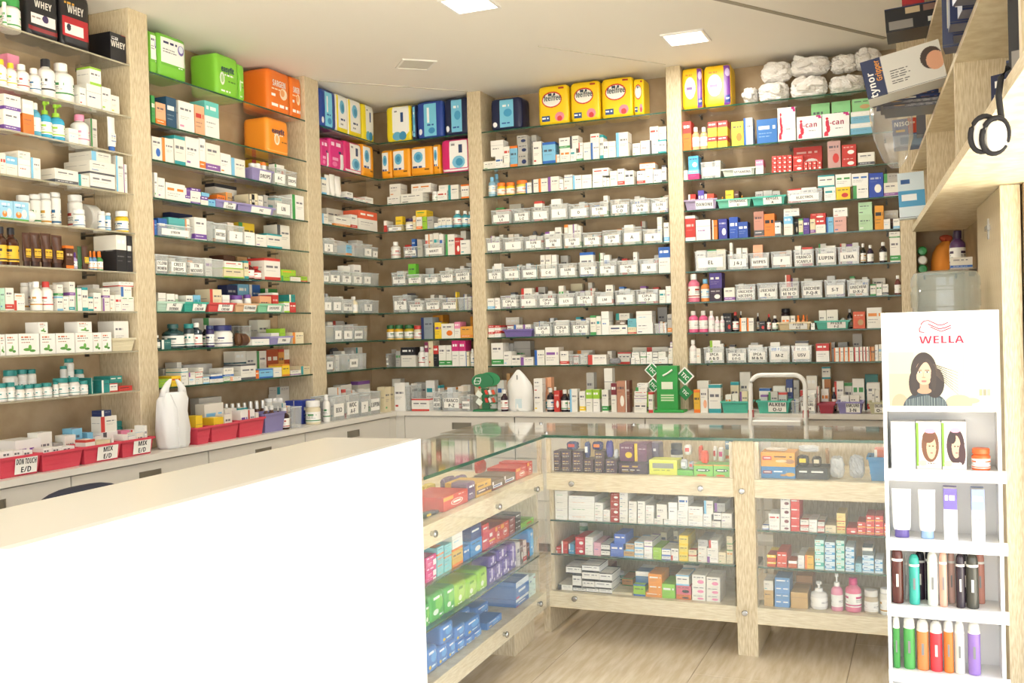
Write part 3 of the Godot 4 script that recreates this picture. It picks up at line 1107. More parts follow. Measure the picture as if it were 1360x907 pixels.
func dropper(it: Dictionary, t: Transform3D) -> Node3D:
	# slender bottle with a tall cap
	var cap: String = it.accent if it.accent != "" else "c98a3c"
	var o := named("dropper_bottle", "%s dropper bottle with %s cap" % [hue(it.hex), hue(cap)], "bottle", it, t)
	var r: float = it.w / 2
	var h: float = it.h
	var c := Vector3(0, 0, -r)
	part("body", lathe([Vector2(0, 0), Vector2(r * 0.95, 0), Vector2(r, r * 0.1), Vector2(r, h * 0.56), Vector2(r * 0.5, h * 0.68), Vector2(r * 0.4, h * 0.72), Vector2(0, h * 0.72)]), paint(it.hex, 0.2), o, c)
	part("paper_label", label_tube(r * 1.012, h * 0.08, h * 0.46), sticker(it), o, c)
	part("cap", lathe([Vector2(r * 0.48, h * 0.7), Vector2(r * 0.55, h * 0.7), Vector2(r * 0.48, h * 0.96), Vector2(r * 0.4, h), Vector2(0, h)]), paint(cap, 0.25, 0.3), o, c)
	return o

func pump(it: Dictionary, t: Transform3D) -> Node3D:
	var cap: String = it.accent if it.accent != "" else "f3f2ee"
	var o := named("pump_bottle", "%s pump bottle with %s head" % [hue(it.hex), hue(cap)], "bottle", it, t)
	var r: float = it.w / 2
	var h: float = it.h
	var c := Vector3(0, 0, -r)
	part("body", lathe([Vector2(0, 0), Vector2(r * 0.9, 0), Vector2(r, r * 0.15), Vector2(r, h * 0.52), Vector2(r * 0.85, h * 0.6), Vector2(r * 0.4, h * 0.66), Vector2(0, h * 0.66)]), paint(it.hex, 0.25), o, c)
	part("label_band", label_tube(r * 1.01, h * 0.12, h * 0.44), sticker(it), o, c)
	var m := paint(cap, 0.35)
	part("collar", lathe([Vector2(r * 0.4, h * 0.64), Vector2(r * 0.48, h * 0.66), Vector2(r * 0.46, h * 0.76), Vector2(0, h * 0.77)]), m, o, c)
	var head := part("pump_head", lathe([Vector2(0, h * 0.76), Vector2(r * 0.14, h * 0.76), Vector2(r * 0.14, h * 0.9), Vector2(r * 0.34, h * 0.91), Vector2(r * 0.3, h), Vector2(0, h)]), m, o, c)
	part("spout", box(Vector3(-r * 0.13, h * 0.92, 0), Vector3(r * 0.13, h * 0.985, r * 0.85)), m, head)
	return o

func squeeze_tube(it: Dictionary, t: Transform3D) -> Node3D:
	# stands on its cap, flat crimp at the top
	var cap: String = it.accent if it.accent != "" else it.hex
	var o := named("squeeze_tube", "%s tube on its %s cap" % [hue(it.hex), hue(cap)] if cap != it.hex else hue(it.hex) + " tube standing on its cap", "tube", it, t)
	var h: float = it.h
	var w: float = it.w
	var d: float = min(it.depth, w * 0.7)
	it.depth = d
	var hc := h * 0.16
	part("cap", lathe([Vector2(0, 0), Vector2(w * 0.36, 0), Vector2(w * 0.38, 0.002), Vector2(w * 0.36, hc), Vector2(0, hc)], 20, d / w), paint(cap, 0.4), o, Vector3(0, 0, -d / 2))
	var st := start()
	var seg := 20
	var levels := [[hc + 0.0003, 0.42, 1.0], [hc + h * 0.05, 0.46, 1.0], [h * 0.6, 0.48, 0.62], [h * 0.93, 0.5, 0.12], [h, 0.5, 0.1]]
	for i in levels.size() - 1:
		for k in seg:
			var p := []
			for g in [[i + 1, k], [i + 1, k + 1], [i, k + 1], [i, k]]:
				var L = levels[g[0]]
				var a: float = TAU * g[1] / seg
				p.append(Vector3(sin(a) * w * L[1], L[0], cos(a) * d * 0.46 * L[2]))
			var n: int = art(ART[it.art]) if it.art != "" else 0
			for q in [0, 1, 2, 0, 2, 3]:
				st.set_uv(Vector2(0.5 + 0.5 * p[q].x / (w * 0.5), 1.0 - p[q].y / h) if it.art == "" else big_front(n).position + big_front(n).size * Vector2(0.5 + p[q].x / w, 1.0 - p[q].y / h))
				st.set_smooth_group(0 if i < 3 else 1)
				st.add_vertex(p[q])
	st.generate_normals()
	part("body", st.commit(), big_mat if it.art != "" else paint(it.hex, 0.35), o, Vector3(0, 0, -d / 2))
	if it.art == "" and it.style >= 0:
		part("print_band", label_plate(w * 0.62, h * 0.25), sticker(it, "f0ece0"), o, Vector3(0, h * 0.4, -d / 2 + d * 0.46 * 0.95))
	return o

func label_plate(w: float, h: float) -> Mesh:
	return box(Vector3(-w / 2, -h / 2, 0), Vector3(w / 2, h / 2, 0.0006))

func pack(it: Dictionary, t: Transform3D) -> Node3D:
	# soft plastic pack with a printed front and a fold of film on top
	var o := named("soft_pack", hue(it.hex) + " hygiene pack" + (" with %s print" % hue(it.accent) if it.accent != "" else ""), "pack", it, t)
	var n := art(ART[it.art] if it.art != "" else "f 0 0 0 0 %s;l 15 20 60 10 ffffff;l 15 60 40 6 ffffff" % it.hex)
	var seed_no: int = int(it.u0)
	part("body", pillow(it.w * 1.03, min(it.h * 1.05, it.ymax - it.base), it.depth, 10, 11.0, 0.03, seed_no, big_front(n), big_side(n)), big_mat, o, Vector3(0, 0, -it.depth / 2))
	if it.text != "":
		lettering(it.text, it.h * 0.14, paint(it.accent if it.accent != "" else "20264a"), o, Vector3(-it.w * 0.02, it.h * 0.66, 0.0012), Basis.IDENTITY, true, "lettering", it.w * 0.56)
	return o

func foil(it: Dictionary, t: Transform3D) -> Node3D:
	# a crumpled foil or film packet
	var o := named("wrapped_packet", "crumpled " + hue(it.hex) + " film packet", "packet", it, t)
	part("film", crumple(it.w * 0.98, it.h, min(it.depth, 0.05), int(it.u0) + int(it.v), 10), paint(it.hex, 0.25, 0.15), o, Vector3(0, 0, -min(it.depth, 0.05) / 2))
	if it.accent != "":
		part("print", label_plate(it.w * 0.45, it.h * 0.3), paint(it.accent, 0.4), o, Vector3(0, it.h * 0.5, -0.002))
	return o

func lying(it: Dictionary, t: Transform3D) -> Node3D:
	# a bottle on its side, cap to the viewer's right
	var cap: String = it.accent if it.accent != "" else "f0efe9"
	var o := named("bottle", hue(it.hex) + " bottle lying on its side", "bottle", it, t)
	var r: float = it.h / 2
	var w: float = it.w
	var b := Basis(Vector3(0, 0, 1), -PI / 2)
	var at := Vector3(-w / 2, r, -r)
	it.depth = 2 * r
	part("body", lathe([Vector2(0, 0), Vector2(r * 0.9, 0), Vector2(r, r * 0.1), Vector2(r, w * 0.68), Vector2(r * 0.6, w * 0.78), Vector2(0, w * 0.78)]), paint(it.hex, 0.35), o, at, b)
	part("cap", lathe([Vector2(0, w * 0.76), Vector2(r * 0.66, w * 0.76), Vector2(r * 0.66, w * 0.99), Vector2(0, w)]), paint(cap, 0.4), o, at, b)
	return o

func open_tray(w: float, h: float, d: float, k: float, wall: float, lip: float, closed := true) -> Mesh:
	# five-sided tray, walls leaning outwards by k, with a rolled lip; base centre, front at z = 0
	var key := "tray %.4f %.4f %.4f %.4f %s" % [w, h, d, lip, closed]
	if meshes.has(key):
		return meshes[key]
	var st := start()
	var X := w / 2
	var lo := [Vector3(-X + k, 0, -k), Vector3(X - k, 0, -k), Vector3(X - k, 0, -d + k), Vector3(-X + k, 0, -d + k)]
	var hi := [Vector3(-X, h, 0), Vector3(X, h, 0), Vector3(X, h, -d), Vector3(-X, h, -d)]
	var c := Vector3(0, 0, -d / 2)
	for i in 4:
		var j := (i + 1) % 4
		quad(st, hi[i], hi[j], lo[j], lo[i])
		var inn := []
		for p in [hi[j], hi[i], lo[i], lo[j]]:
			inn.append(Vector3(p.x - sign(p.x) * wall, p.y, p.z + (-wall if p.z > c.z else wall)))
		if closed:
			inn[2].y = wall
			inn[3].y = wall
		quad(st, inn[0], inn[1], inn[2], inn[3])
		quad(st, hi[j], hi[i], inn[1], inn[0])
		if lip > 0.0:
			var o1 := Vector3(hi[i].x + sign(hi[i].x) * lip, h, hi[i].z + (lip if hi[i].z > c.z else -lip))
			var o2 := Vector3(hi[j].x + sign(hi[j].x) * lip, h, hi[j].z + (lip if hi[j].z > c.z else -lip))
			quad(st, hi[i], hi[j], o2, o1)
			quad(st, o1, o2, o2 - Vector3(0, lip * 1.6, 0), o1 - Vector3(0, lip * 1.6, 0))
	if not closed:
		meshes[key] = st.commit()
		return meshes[key]
	quad(st, lo[0], lo[1], lo[2], lo[3])
	quad(st, lo[3] + Vector3(0, wall, 0), lo[2] + Vector3(0, wall, 0), lo[1] + Vector3(0, wall, 0), lo[0] + Vector3(0, wall, 0))
	meshes[key] = st.commit()
	return meshes[key]

func bin(it: Dictionary, t: Transform3D, f: Dictionary) -> Node3D:
	# clear plastic bin with a written card on its front; it.style = number of small boxes to fill it with
	var o := named("storage_bin", "clear plastic bin", "bin", it, t)
	var d: float = min(0.16, f.room - it.inset)
	it.depth = d
	part("tray", open_tray(it.w, it.h, d, 0.004, 0.0018, 0.0), M.bin, o)
	part("rim", open_tray(it.w * 1.004, 0.004, d + 0.001, 0.0, 0.0025, 0.0, false), paint("d5dad8", 0.3), o, Vector3(0, it.h - 0.003, 0.0005))
	if it.text != "":
		card(o, it.text, Vector3(0, it.h * 0.43, 0.0), it.w * 0.78, it.h * 0.52, atan(0.004 / it.h))
	last_bin = {"a0": it.a0, "a1": it.a1, "inset": it.inset, "depth": d, "floor": it.base + 0.0025, "top": it.top, "auto": true}
	it["is_bin"] = true
	it["key"] = last_bin
	var n: int = it.style if it.style >= 0 else 3
	for k in n:
		var wide: float = (it.w - 0.018) / n
		var a: float = it.a0 + 0.009 + wide * k
		var dd := rng.randf_range(0.05, 0.09)
		var inn := {"kind": "b", "hex": ["f1efe8", "e3e0d6", "eceae4", "d9d9d6", "e9dfd0", "dfe6ea"][rng.randi() % 6], "inset": it.inset + 0.062 + rng.randf() * 0.012, "auto": true, "depth": min(dd, d - 0.09), "style": -1, "accent": "", "on": false, "inside": true, "text": "", "art": "", "trim": true, "u0": 0.0, "u1": 0.0, "v": 0.0, "a0": a, "a1": a + wide, "base": last_bin.floor, "bin": last_bin}
		inn["w"] = wide * rng.randf_range(0.8, 0.97)
		inn["h"] = min(it.h * rng.randf_range(0.78, 1.3), f.ymax - inn.base)
		inn["top"] = inn.base + inn.h
		var at: Vector3 = f.o + f.along * (a + wide / 2) - f.out * inn.inset
		at.y = inn.base
		inn["node"] = carton(inn, Transform3D(Basis(f.along, Vector3.UP, f.out), at), f)
		f.items.append(inn)
	return o

func card(o: Node, text: String, at: Vector3, w: float, h: float, lean := 0.0):
	var b := Basis(Vector3.RIGHT, lean)
	var c := part("card", label_plate(w, h), M.card, o, at + Vector3(0, 0, 0.0002 - 0.004 * (1.0 - 0.45)), b)
	var lines := text.split("|", false)
	for k in lines.size():
		var y := h * (0.5 - (k + 0.5) / lines.size())
		lettering(lines[k], min(h * 0.38, h * 0.7 / lines.size()), M.ink, c, Vector3(0, y, 0.0009), Basis(Vector3(0, 0, 1), rng.randf_range(-0.03, 0.03)), true, "lettering", w * 0.9)

func basket(it: Dictionary, t: Transform3D, f: Dictionary) -> Node3D:
	# coloured plastic tray with slots along its side and a written card
	var o := named("plastic_basket", hue(it.hex) + " plastic basket", "basket", it, t)
	var d: float = it.depth if it.depth > 0.1 else min(0.145, f.room - it.inset)
	it.depth = d
	part("tray", open_tray(it.w, it.h, d, 0.012, 0.003, 0.006), paint(it.hex, 0.4), o)
	for k in 3:
		part("rib", box(Vector3(-it.w * 0.44, it.h * (0.3 + 0.22 * k), -0.0), Vector3(it.w * 0.44, it.h * (0.36 + 0.22 * k), 0.0012)), paint(it.hex, 0.4), o, Vector3(0, 0, -0.012 * (1.0 - (0.33 + 0.22 * k))))
	if it.text != "":
		card(o, it.text, Vector3(it.w * 0.12, it.h * 0.5, 0.002), it.w * 0.55, it.h * 0.8, 0.012 / it.h)
	last_bin = {"a0": it.a0 + 0.011, "a1": it.a1 - 0.011, "inset": it.inset + 0.012, "depth": d - 0.024, "floor": it.base + 0.0035, "top": it.top, "auto": false}
	it["is_bin"] = true
	it["key"] = last_bin
	return o

# ---------------------------------------------------------------- one label for each thing, counted from a place that can be found
func write_labels():
	for f in row_items:
		var kinds := {}
		var bins := []
		for it in f.items:
			if it.inside or it.node == null:
				continue
			kinds.get_or_add(it.what, []).append(it)
		for what in kinds:
			var list: Array = kinds[what]
			list.sort_custom(func(a, b): return (a.a0 + a.a1) * f.dir + a.base * 0.01 < (b.a0 + b.a1) * f.dir + b.base * 0.01)
			for k in list.size():
				var it = list[k]
				var lab: String
				if list.size() == 1:
					lab = "%s, %s" % [what, f.loc]
				else:
					lab = "%s %s from the %s, %s" % [ORD[min(k, 39)], what, f.anchor, f.loc]
				tag(it.node, lab, it.cat, "goods on " + f.loc)
				if it.has("is_bin"):
					for q in f.items:
						if q.inside and q.bin == it.key:
							var bl: String = (it.what as String).replace(" with a written card", "").replace("clear plastic bin", "clear bin").replace("plastic basket", "basket")
							tag(q.node, "%s in the %s%s, %s" % [q.what, (ORD[min(k, 39)] + " ") if list.size() > 1 else "", bl, f.loc], "box" if q.cat == "" else q.cat, "goods in %s %s %s" % [bl, k, f.loc])

# big prints: the first order is the ground colour, the rest as read in art()
const ART := {
	"easygreen": "f 0 0 0 0 7cc63e;r 10 10 86 62 f4f4ee;l 20 18 46 5 2a2f5e;c 80 28 11 11 6a5aa8;c 80 26 8 8 dfe4f2;l 18 34 40 2 8a8a8a;l 18 40 46 2 8a8a8a;r 10 66 86 6 6fb83a;l 70 68 14 2 ffffff",
	"easylime": "f 0 0 0 0 86cc3e;l 36 46 40 4 ffffff;c 26 58 10 15 e8efe2;c 26 58 6 10 a9cf8a;l 52 60 34 3 4a7a2a;l 20 84 40 4 ffffff",
	"garden": "f 0 0 0 0 f07a22;l 18 44 36 3 ffe6c8;c 68 52 16 13 fbe3c4;c 64 50 9 8 f2a868;l 16 56 22 6 ffffff;l 16 78 70 7 ffffff;r 92 0 8 100 e56f1a",
	"easyorange": "f 0 0 0 0 f5962a;l 32 44 40 2 ffffff;c 44 56 12 16 fbe8d0;c 44 56 7 11 f3b873;l 66 60 24 3 8a4a10;r 0 88 100 5 f7b45c",
	"bluepack": "f 0 0 0 0 27479c;r 28 6 46 88 7fd0ea;l 40 18 8 40 ffffff;c 56 78 12 8 3f8fc8;c 14 80 7 8 f4f6fa;l 40 62 24 4 2a58a8",
	"navypack": "f 0 0 0 0 1c2448;r 30 5 44 86 7cc8e6;l 40 22 20 6 ffffff;c 56 46 13 12 4aa0cf;c 14 80 8 8 f4f6fa;l 36 76 26 4 2a58a8",
	"yellowwhite": "f 0 0 0 0 efd821;r 26 0 66 74 f5f4ee;c 60 70 30 14 f5f4ee;c 44 84 18 13 68b4d4;c 66 84 14 13 3f93bd;l 58 20 10 26 2f4f86;l 34 14 12 4 888888",
	"whiteyellow": "f 0 0 0 0 f3f2ec;r 0 0 12 100 efd821;r 88 0 12 100 efd821;c 46 32 20 17 6cb8d8;c 50 34 11 10 3f93bd;l 32 62 34 5 3a4a70;l 30 74 20 4 888888;r 0 86 100 14 efd821",
	"pinkpack": "f 0 0 0 0 d82f80;l 14 14 60 12 f6d9e8;l 60 40 24 8 2a2f5e;r 70 48 30 52 f3efee;l 20 62 36 9 f0a6c8;c 34 82 16 8 eb78ac",
	"pinkwhite": "f 0 0 0 0 d42a6e;r 30 4 64 82 f4f3ef;l 62 18 12 24 3a4a70;c 62 68 22 18 7cc0dc;c 64 68 12 11 3f93bd;r 4 88 92 8 efe9ea;l 36 14 12 6 9a9a9a",
	"orangewhite": "f 0 0 0 0 f3a422;r 6 8 60 64 f4f2ec;c 36 36 20 18 6cb8d8;c 36 36 11 10 3f93bd;l 10 66 42 6 2f4f86;l 62 76 24 5 7a4a10;r 0 88 100 12 eb9a18",
	"feelfree": "f 0 0 0 0 f6cf14;c 46 36 32 20 d0302c;c 46 36 29 17 f7f4ea;l 34 20 24 6 33435a;r 12 76 26 14 2a4a8c;l 14 80 20 4 ffffff;c 70 80 15 12 e58a9a;c 70 84 8 7 d23a3a;r 68 5 18 6 b83a30",
	"feelpurple": "f 0 0 0 0 f4c81c;r 74 0 26 100 7b3fa0;c 40 48 26 26 f6f2e8;l 24 46 34 6 8a6aa8;c 88 20 10 10 c9b4e2;r 78 74 20 18 2a3f8c;l 80 80 14 4 ffffff;l 20 16 30 4 d88a1a",
	"whey": "f 0 0 0 0 1d1c20;r 10 54 78 20 efeae4;c 56 60 10 7 3a2a5a;l 14 60 30 3 9a8a8a;r 0 80 100 8 8a1f22;l 20 12 40 4 b03a32",
	"wheyred": "f 0 0 0 0 1c1a1c;r 4 46 92 34 b4202a;r 12 58 62 18 f3ece6;c 26 64 7 6 2a2a3a;r 0 86 100 14 17161a;l 12 20 34 4 d8a03a",
	"wheybox": "f 0 0 0 0 1f1e22;r 10 14 40 10 cfcfd2;l 14 16 30 5 3a3a3e;r 0 34 100 2 3a393e;l 46 44 20 4 9a9a9e;r 70 0 30 3 a8242a",
	"ican": "f 0 0 0 0 f3f1ee;c 18 20 5 5 c8233a;c 18 40 6 15 d2304a;c 22 62 7 16 cf2a44;c 14 86 8 14 d2304a;r 78 0 18 8 c02878;r 86 8 12 6 c02878;l 48 62 26 3 8a8a8a;r 0 92 100 8 e8e4e2",
	"leaf": "f 0 0 0 0 f2f0e9;l 12 14 46 6 c8602a;l 12 26 60 4 6a6a6a;c 40 74 18 7 5c9a44;c 54 64 8 12 6fae52;c 66 80 14 6 4c8a3c;l 14 40 40 3 a05a3a;r 0 96 100 4 d8d2c4",
	"babyblue": "f 0 0 0 0 9ed0ea;c 34 68 18 16 e8893a;c 34 60 9 8 f6d2a8;c 70 60 16 22 f2efe6;l 14 14 60 10 ffffff;l 20 30 40 4 2a6aa8;r 0 88 100 12 5cae52",
	"mono": "f 0 0 0 0 efeee9;l 10 30 60 14 7a4aa0;c 70 52 18 8 2aa8a0;l 10 60 40 6 e07a3a;l 10 80 60 4 9a9a9a",
	"zigzag": "f 0 0 0 0 f1efe9;r 20 30 12 40 3a8ac0;r 34 44 12 40 c03a6a;r 48 30 12 40 e0a030;r 62 44 12 40 5aa04a;l 10 10 60 8 6a6a6a",
	"tynor": "f 0 0 0 0 d6d4cc;r 0 0 26 100 1f2c54;l 34 44 22 2 5a5a5a;l 34 50 20 2 5a5a5a;l 34 56 24 2 5a5a5a;l 34 62 18 2 5a5a5a;l 34 70 22 2 5a5a5a;l 34 76 20 2 5a5a5a;c 86 40 13 28 3b2c26;c 90 48 11 24 d8a07e",
	"navyphoto": "f 0 0 0 0 1e2a50;r 10 30 50 50 c9c2b4;c 34 52 16 18 b98a6e;l 12 10 50 10 f0efe8;r 66 20 28 40 2f3e6c;l 68 66 24 6 e0a03a",
	"blackphoto": "f 0 0 0 0 17171c;r 34 8 24 26 c8b28e;r 64 8 22 26 8a6a5c;r 6 56 40 36 8f8a84;l 70 60 20 20 f0efe8;r 0 0 100 5 26355e",
	"niso": "f 0 0 0 0 2a4f8e;r 46 0 54 54 c8452c;l 52 14 36 6 f3d8c0;l 10 38 26 8 e0b23a;r 0 58 100 42 8ea2b8;r 22 66 30 24 3d6a9a",
	"specsheet": "f 0 0 0 0 57565c;l 40 10 50 4 d8d6d0;l 44 24 46 4 d8d6d0;l 36 38 50 4 d8d6d0;l 40 52 50 4 d8d6d0;l 34 66 54 4 d8d6d0;c 26 22 9 8 c89a4a",
	"redwomen": "f 0 0 0 0 b8232c;l 18 20 50 14 f4e6da;l 30 44 30 6 f0c8b8;l 20 70 60 8 f4d8c8",
	"hairA": "f 0 0 0 0 d8d2c6;r 0 4 10 88 7fae34;c 56 50 34 34 74482c;c 60 54 19 24 dcae8c;c 50 32 24 12 6a4026;r 50 50 6 2 4a3020;r 64 50 6 2 4a3020;r 56 64 9 2 b05a54;c 56 20 22 5 e69ab0;c 26 86 18 6 cfe0a0;r 40 84 40 6 e8e2d8;l 46 85 30 3 8a7a6a",
	"hairB": "f 0 0 0 0 dad4ca;r 0 4 10 88 7fae34;c 56 50 36 36 3e2426;c 58 52 18 23 dcae90;c 42 34 16 12 32201e;r 50 50 6 2 3a2420;r 62 50 6 2 3a2420;r 55 63 9 2 b0545a;c 82 66 14 22 45282a;c 56 18 20 5 e69ab0;c 26 86 18 6 cfe0a0;r 40 84 40 6 e8e2d8",
	"hairC": "f 0 0 0 0 f4f2ee;r 6 12 72 3 b6b4b4;r 0 0 100 4 c9c6c0",
	"choc": "f 0 0 0 0 3a2438;r 6 20 70 30 53395c;l 12 30 54 12 d8b45a;l 12 62 60 7 e0d8d0;l 12 76 40 5 b89a4a",
	"chocyellow": "f 0 0 0 0 d8a42a;l 10 20 60 10 5a2c20;r 0 50 100 30 4a2430;l 14 58 60 10 f0e0c8",
	"redsnack": "f 0 0 0 0 cf3426;c 54 58 24 22 f6e8da;c 54 58 20 18 cf3426;l 40 50 30 14 f8f0e4;r 0 6 40 24 f0a83a;l 60 14 30 5 f8e8d8",
	"snickers": "f 0 0 0 0 4a2c26;r 10 44 78 32 e8ecf2;l 16 52 64 14 2a4a9a;r 0 84 100 6 c8322c;r 4 4 12 36 e8e4e0",
	"biscorange": "f 0 0 0 0 eda53a;r 6 28 26 26 c8322c;l 9 36 20 8 f6f0ea;l 40 26 50 9 5a3a20;c 84 62 14 16 a87a52;c 60 60 16 10 e8d0a0",
	"biscblue": "f 0 0 0 0 2f7fb8;r 6 34 26 26 8a2a3a;l 9 42 20 8 f6f0ea;l 38 36 36 11 e8f0f4;c 84 64 14 16 d8a84a;c 66 70 10 8 c8924a",
	"hearts": "f 0 0 0 0 c82c66;l 26 52 46 14 f8e6ee;c 44 26 9 8 e8dcd8;c 62 26 9 8 e8dcd8;r 4 70 40 3 f0c8d8",
	"gums": "f 0 0 0 0 7ec452;c 48 48 36 14 2a5a2a;l 22 44 52 9 f4f6ea;c 40 92 26 10 e0702a;r 0 0 100 10 e6a03a",
	"greenbox": "f 0 0 0 0 6fc24a;l 20 46 60 8 3f8f30;r 0 0 100 6 8fd46a",
	"limebox": "f 0 0 0 0 d7dc4e;r 12 22 74 34 8f9488;l 16 66 60 6 8a9a30;r 0 0 100 10 e4e870",
	"bluesan": "f 0 0 0 0 2f7cc8;c 60 40 26 20 5aa8e6;l 16 16 60 10 f4f8fc;c 22 74 10 8 f0c83a;l 40 70 46 8 d8ecf8;r 0 90 100 10 2468b0",
	"greensan": "f 0 0 0 0 47b04c;c 60 40 26 24 7ed05a;l 22 14 56 9 f4f8ee;c 36 66 18 10 e9f6e4;l 60 80 24 6 ffffff",
	"limesan": "f 0 0 0 0 9bd048;c 58 44 28 26 b9e06a;l 30 20 46 12 6aa02e;c 40 66 14 12 eef8e0;l 20 86 40 5 ffffff",
	"purplesan": "f 0 0 0 0 5d4a9a;c 54 40 30 24 8470bc;l 40 12 16 60 ece8f4;c 24 70 13 11 cfc4e6;c 80 80 8 8 f0ecf6;l 14 20 22 6 d8d0ec",
	"skysan": "f 0 0 0 0 4aa6e2;c 50 44 34 26 7cc2f0;l 20 16 50 9 eef6fc;c 72 78 10 9 f4f6fa;l 22 62 40 6 e8f4fc",
	"minttissue": "f 0 0 0 0 d6eee4;l 12 30 22 9 3f6aa0;r 70 18 24 8 b83a5a;l 60 62 30 4 9ab8ae",
	"bluetissue": "f 0 0 0 0 2f78c2;r 0 0 100 34 e2eef4;l 20 52 56 14 e8f2fa;r 0 86 24 10 d23a7a",
	"toothred": "f 0 0 0 0 d23c34;l 12 24 60 20 f6efe8;r 0 62 100 10 f0c84a;l 14 78 50 8 f6e6e0",
	"toothblue": "f 0 0 0 0 d8e8f0;r 0 40 100 34 4aa0d0;l 12 48 56 14 f6fafc;l 12 16 40 9 2a5a9a",
	"toothteal": "f 0 0 0 0 c8e8de;r 0 44 100 30 3fb0a0;l 12 50 56 14 f6fafc;l 12 16 40 9 e0963a",
	"darkred": "f 0 0 0 0 8a2030;l 18 22 56 16 efe2dc;l 18 52 40 8 e0c8c0;l 18 74 52 6 d0a8a0",
}
const ZA := [0.0, 0.0, 0.2424]
const ZB := [0.0, 190.0, 0.2425]
const ZC := [0.0, 400.0, 0.2868]
const ZD := [190.0, 20.0, 0.2314]
const ZE := [190.0, 210.0, 0.2094]
const ZF := [190.0, 390.0, 0.2315]
const ZG := [415.0, 90.0, 0.1984]
const ZH := [415.0, 260.0, 0.1764]
const ZI := [415.0, 400.0, 0.2205]
const ZJ := [630.0, 80.0, 0.2059]
const ZK := [630.0, 240.0, 0.2059]
const ZL := [630.0, 400.0, 0.2059]
const ZM := [885.0, 60.0, 0.2463]
const ZN := [885.0, 240.0, 0.2463]
const ZO := [885.0, 400.0, 0.2463]

const SPANS := {"whey tub bay": Vector2(-3.85, -2.382), "orange pack bay": Vector2(-2.248, -0.894), "side corner bay": Vector2(-0.734, -0.002), "rear corner bay": Vector2(0.002, 0.694), "yellow pack bay": Vector2(0.8, 2.066), "white bundle bay": Vector2(2.164, 3.413)}

func headroom(i: int) -> float:
	return CEIL - 0.012 if i == 0 else (SHELF[i - 1] - 0.014 if i < 9 else SHELF[8] - 0.014)

func side_row(bay: String, i: int, z: Array, spec: String, noun := "medicine_box", depth := 0.1):
	if i < 9:
		row("%s shelf, %s" % [ORD[i], bay], "corner", -1.0, Vector3.ZERO, Vector3(0, 0, -1), SHELF[i], z, spec, 0.02, depth, 0.24, noun, SPANS[bay], headroom(i))
	else:
		row("worktop, %s" % bay, "corner", -1.0, Vector3(0.2, 0, 0), Vector3(0, 0, -1), WORK, z, spec, 0.04, depth, 0.44, noun, SPANS[bay], headroom(i))

func back_row(bay: String, i: int, z: Array, spec: String, noun := "medicine_box", depth := 0.1):
	if i < 9:
		row("%s shelf, %s" % [ORD[i], bay], "corner", 1.0, Vector3.ZERO, Vector3(1, 0, 0), SHELF[i], z, spec, 0.02, depth, 0.24, noun, SPANS[bay], headroom(i))
	else:
		row("worktop, %s" % bay, "corner", 1.0, Vector3(0, 0, 0.2), Vector3(1, 0, 0), WORK, z, spec, 0.04, depth, 0.44, noun, SPANS[bay], headroom(i))

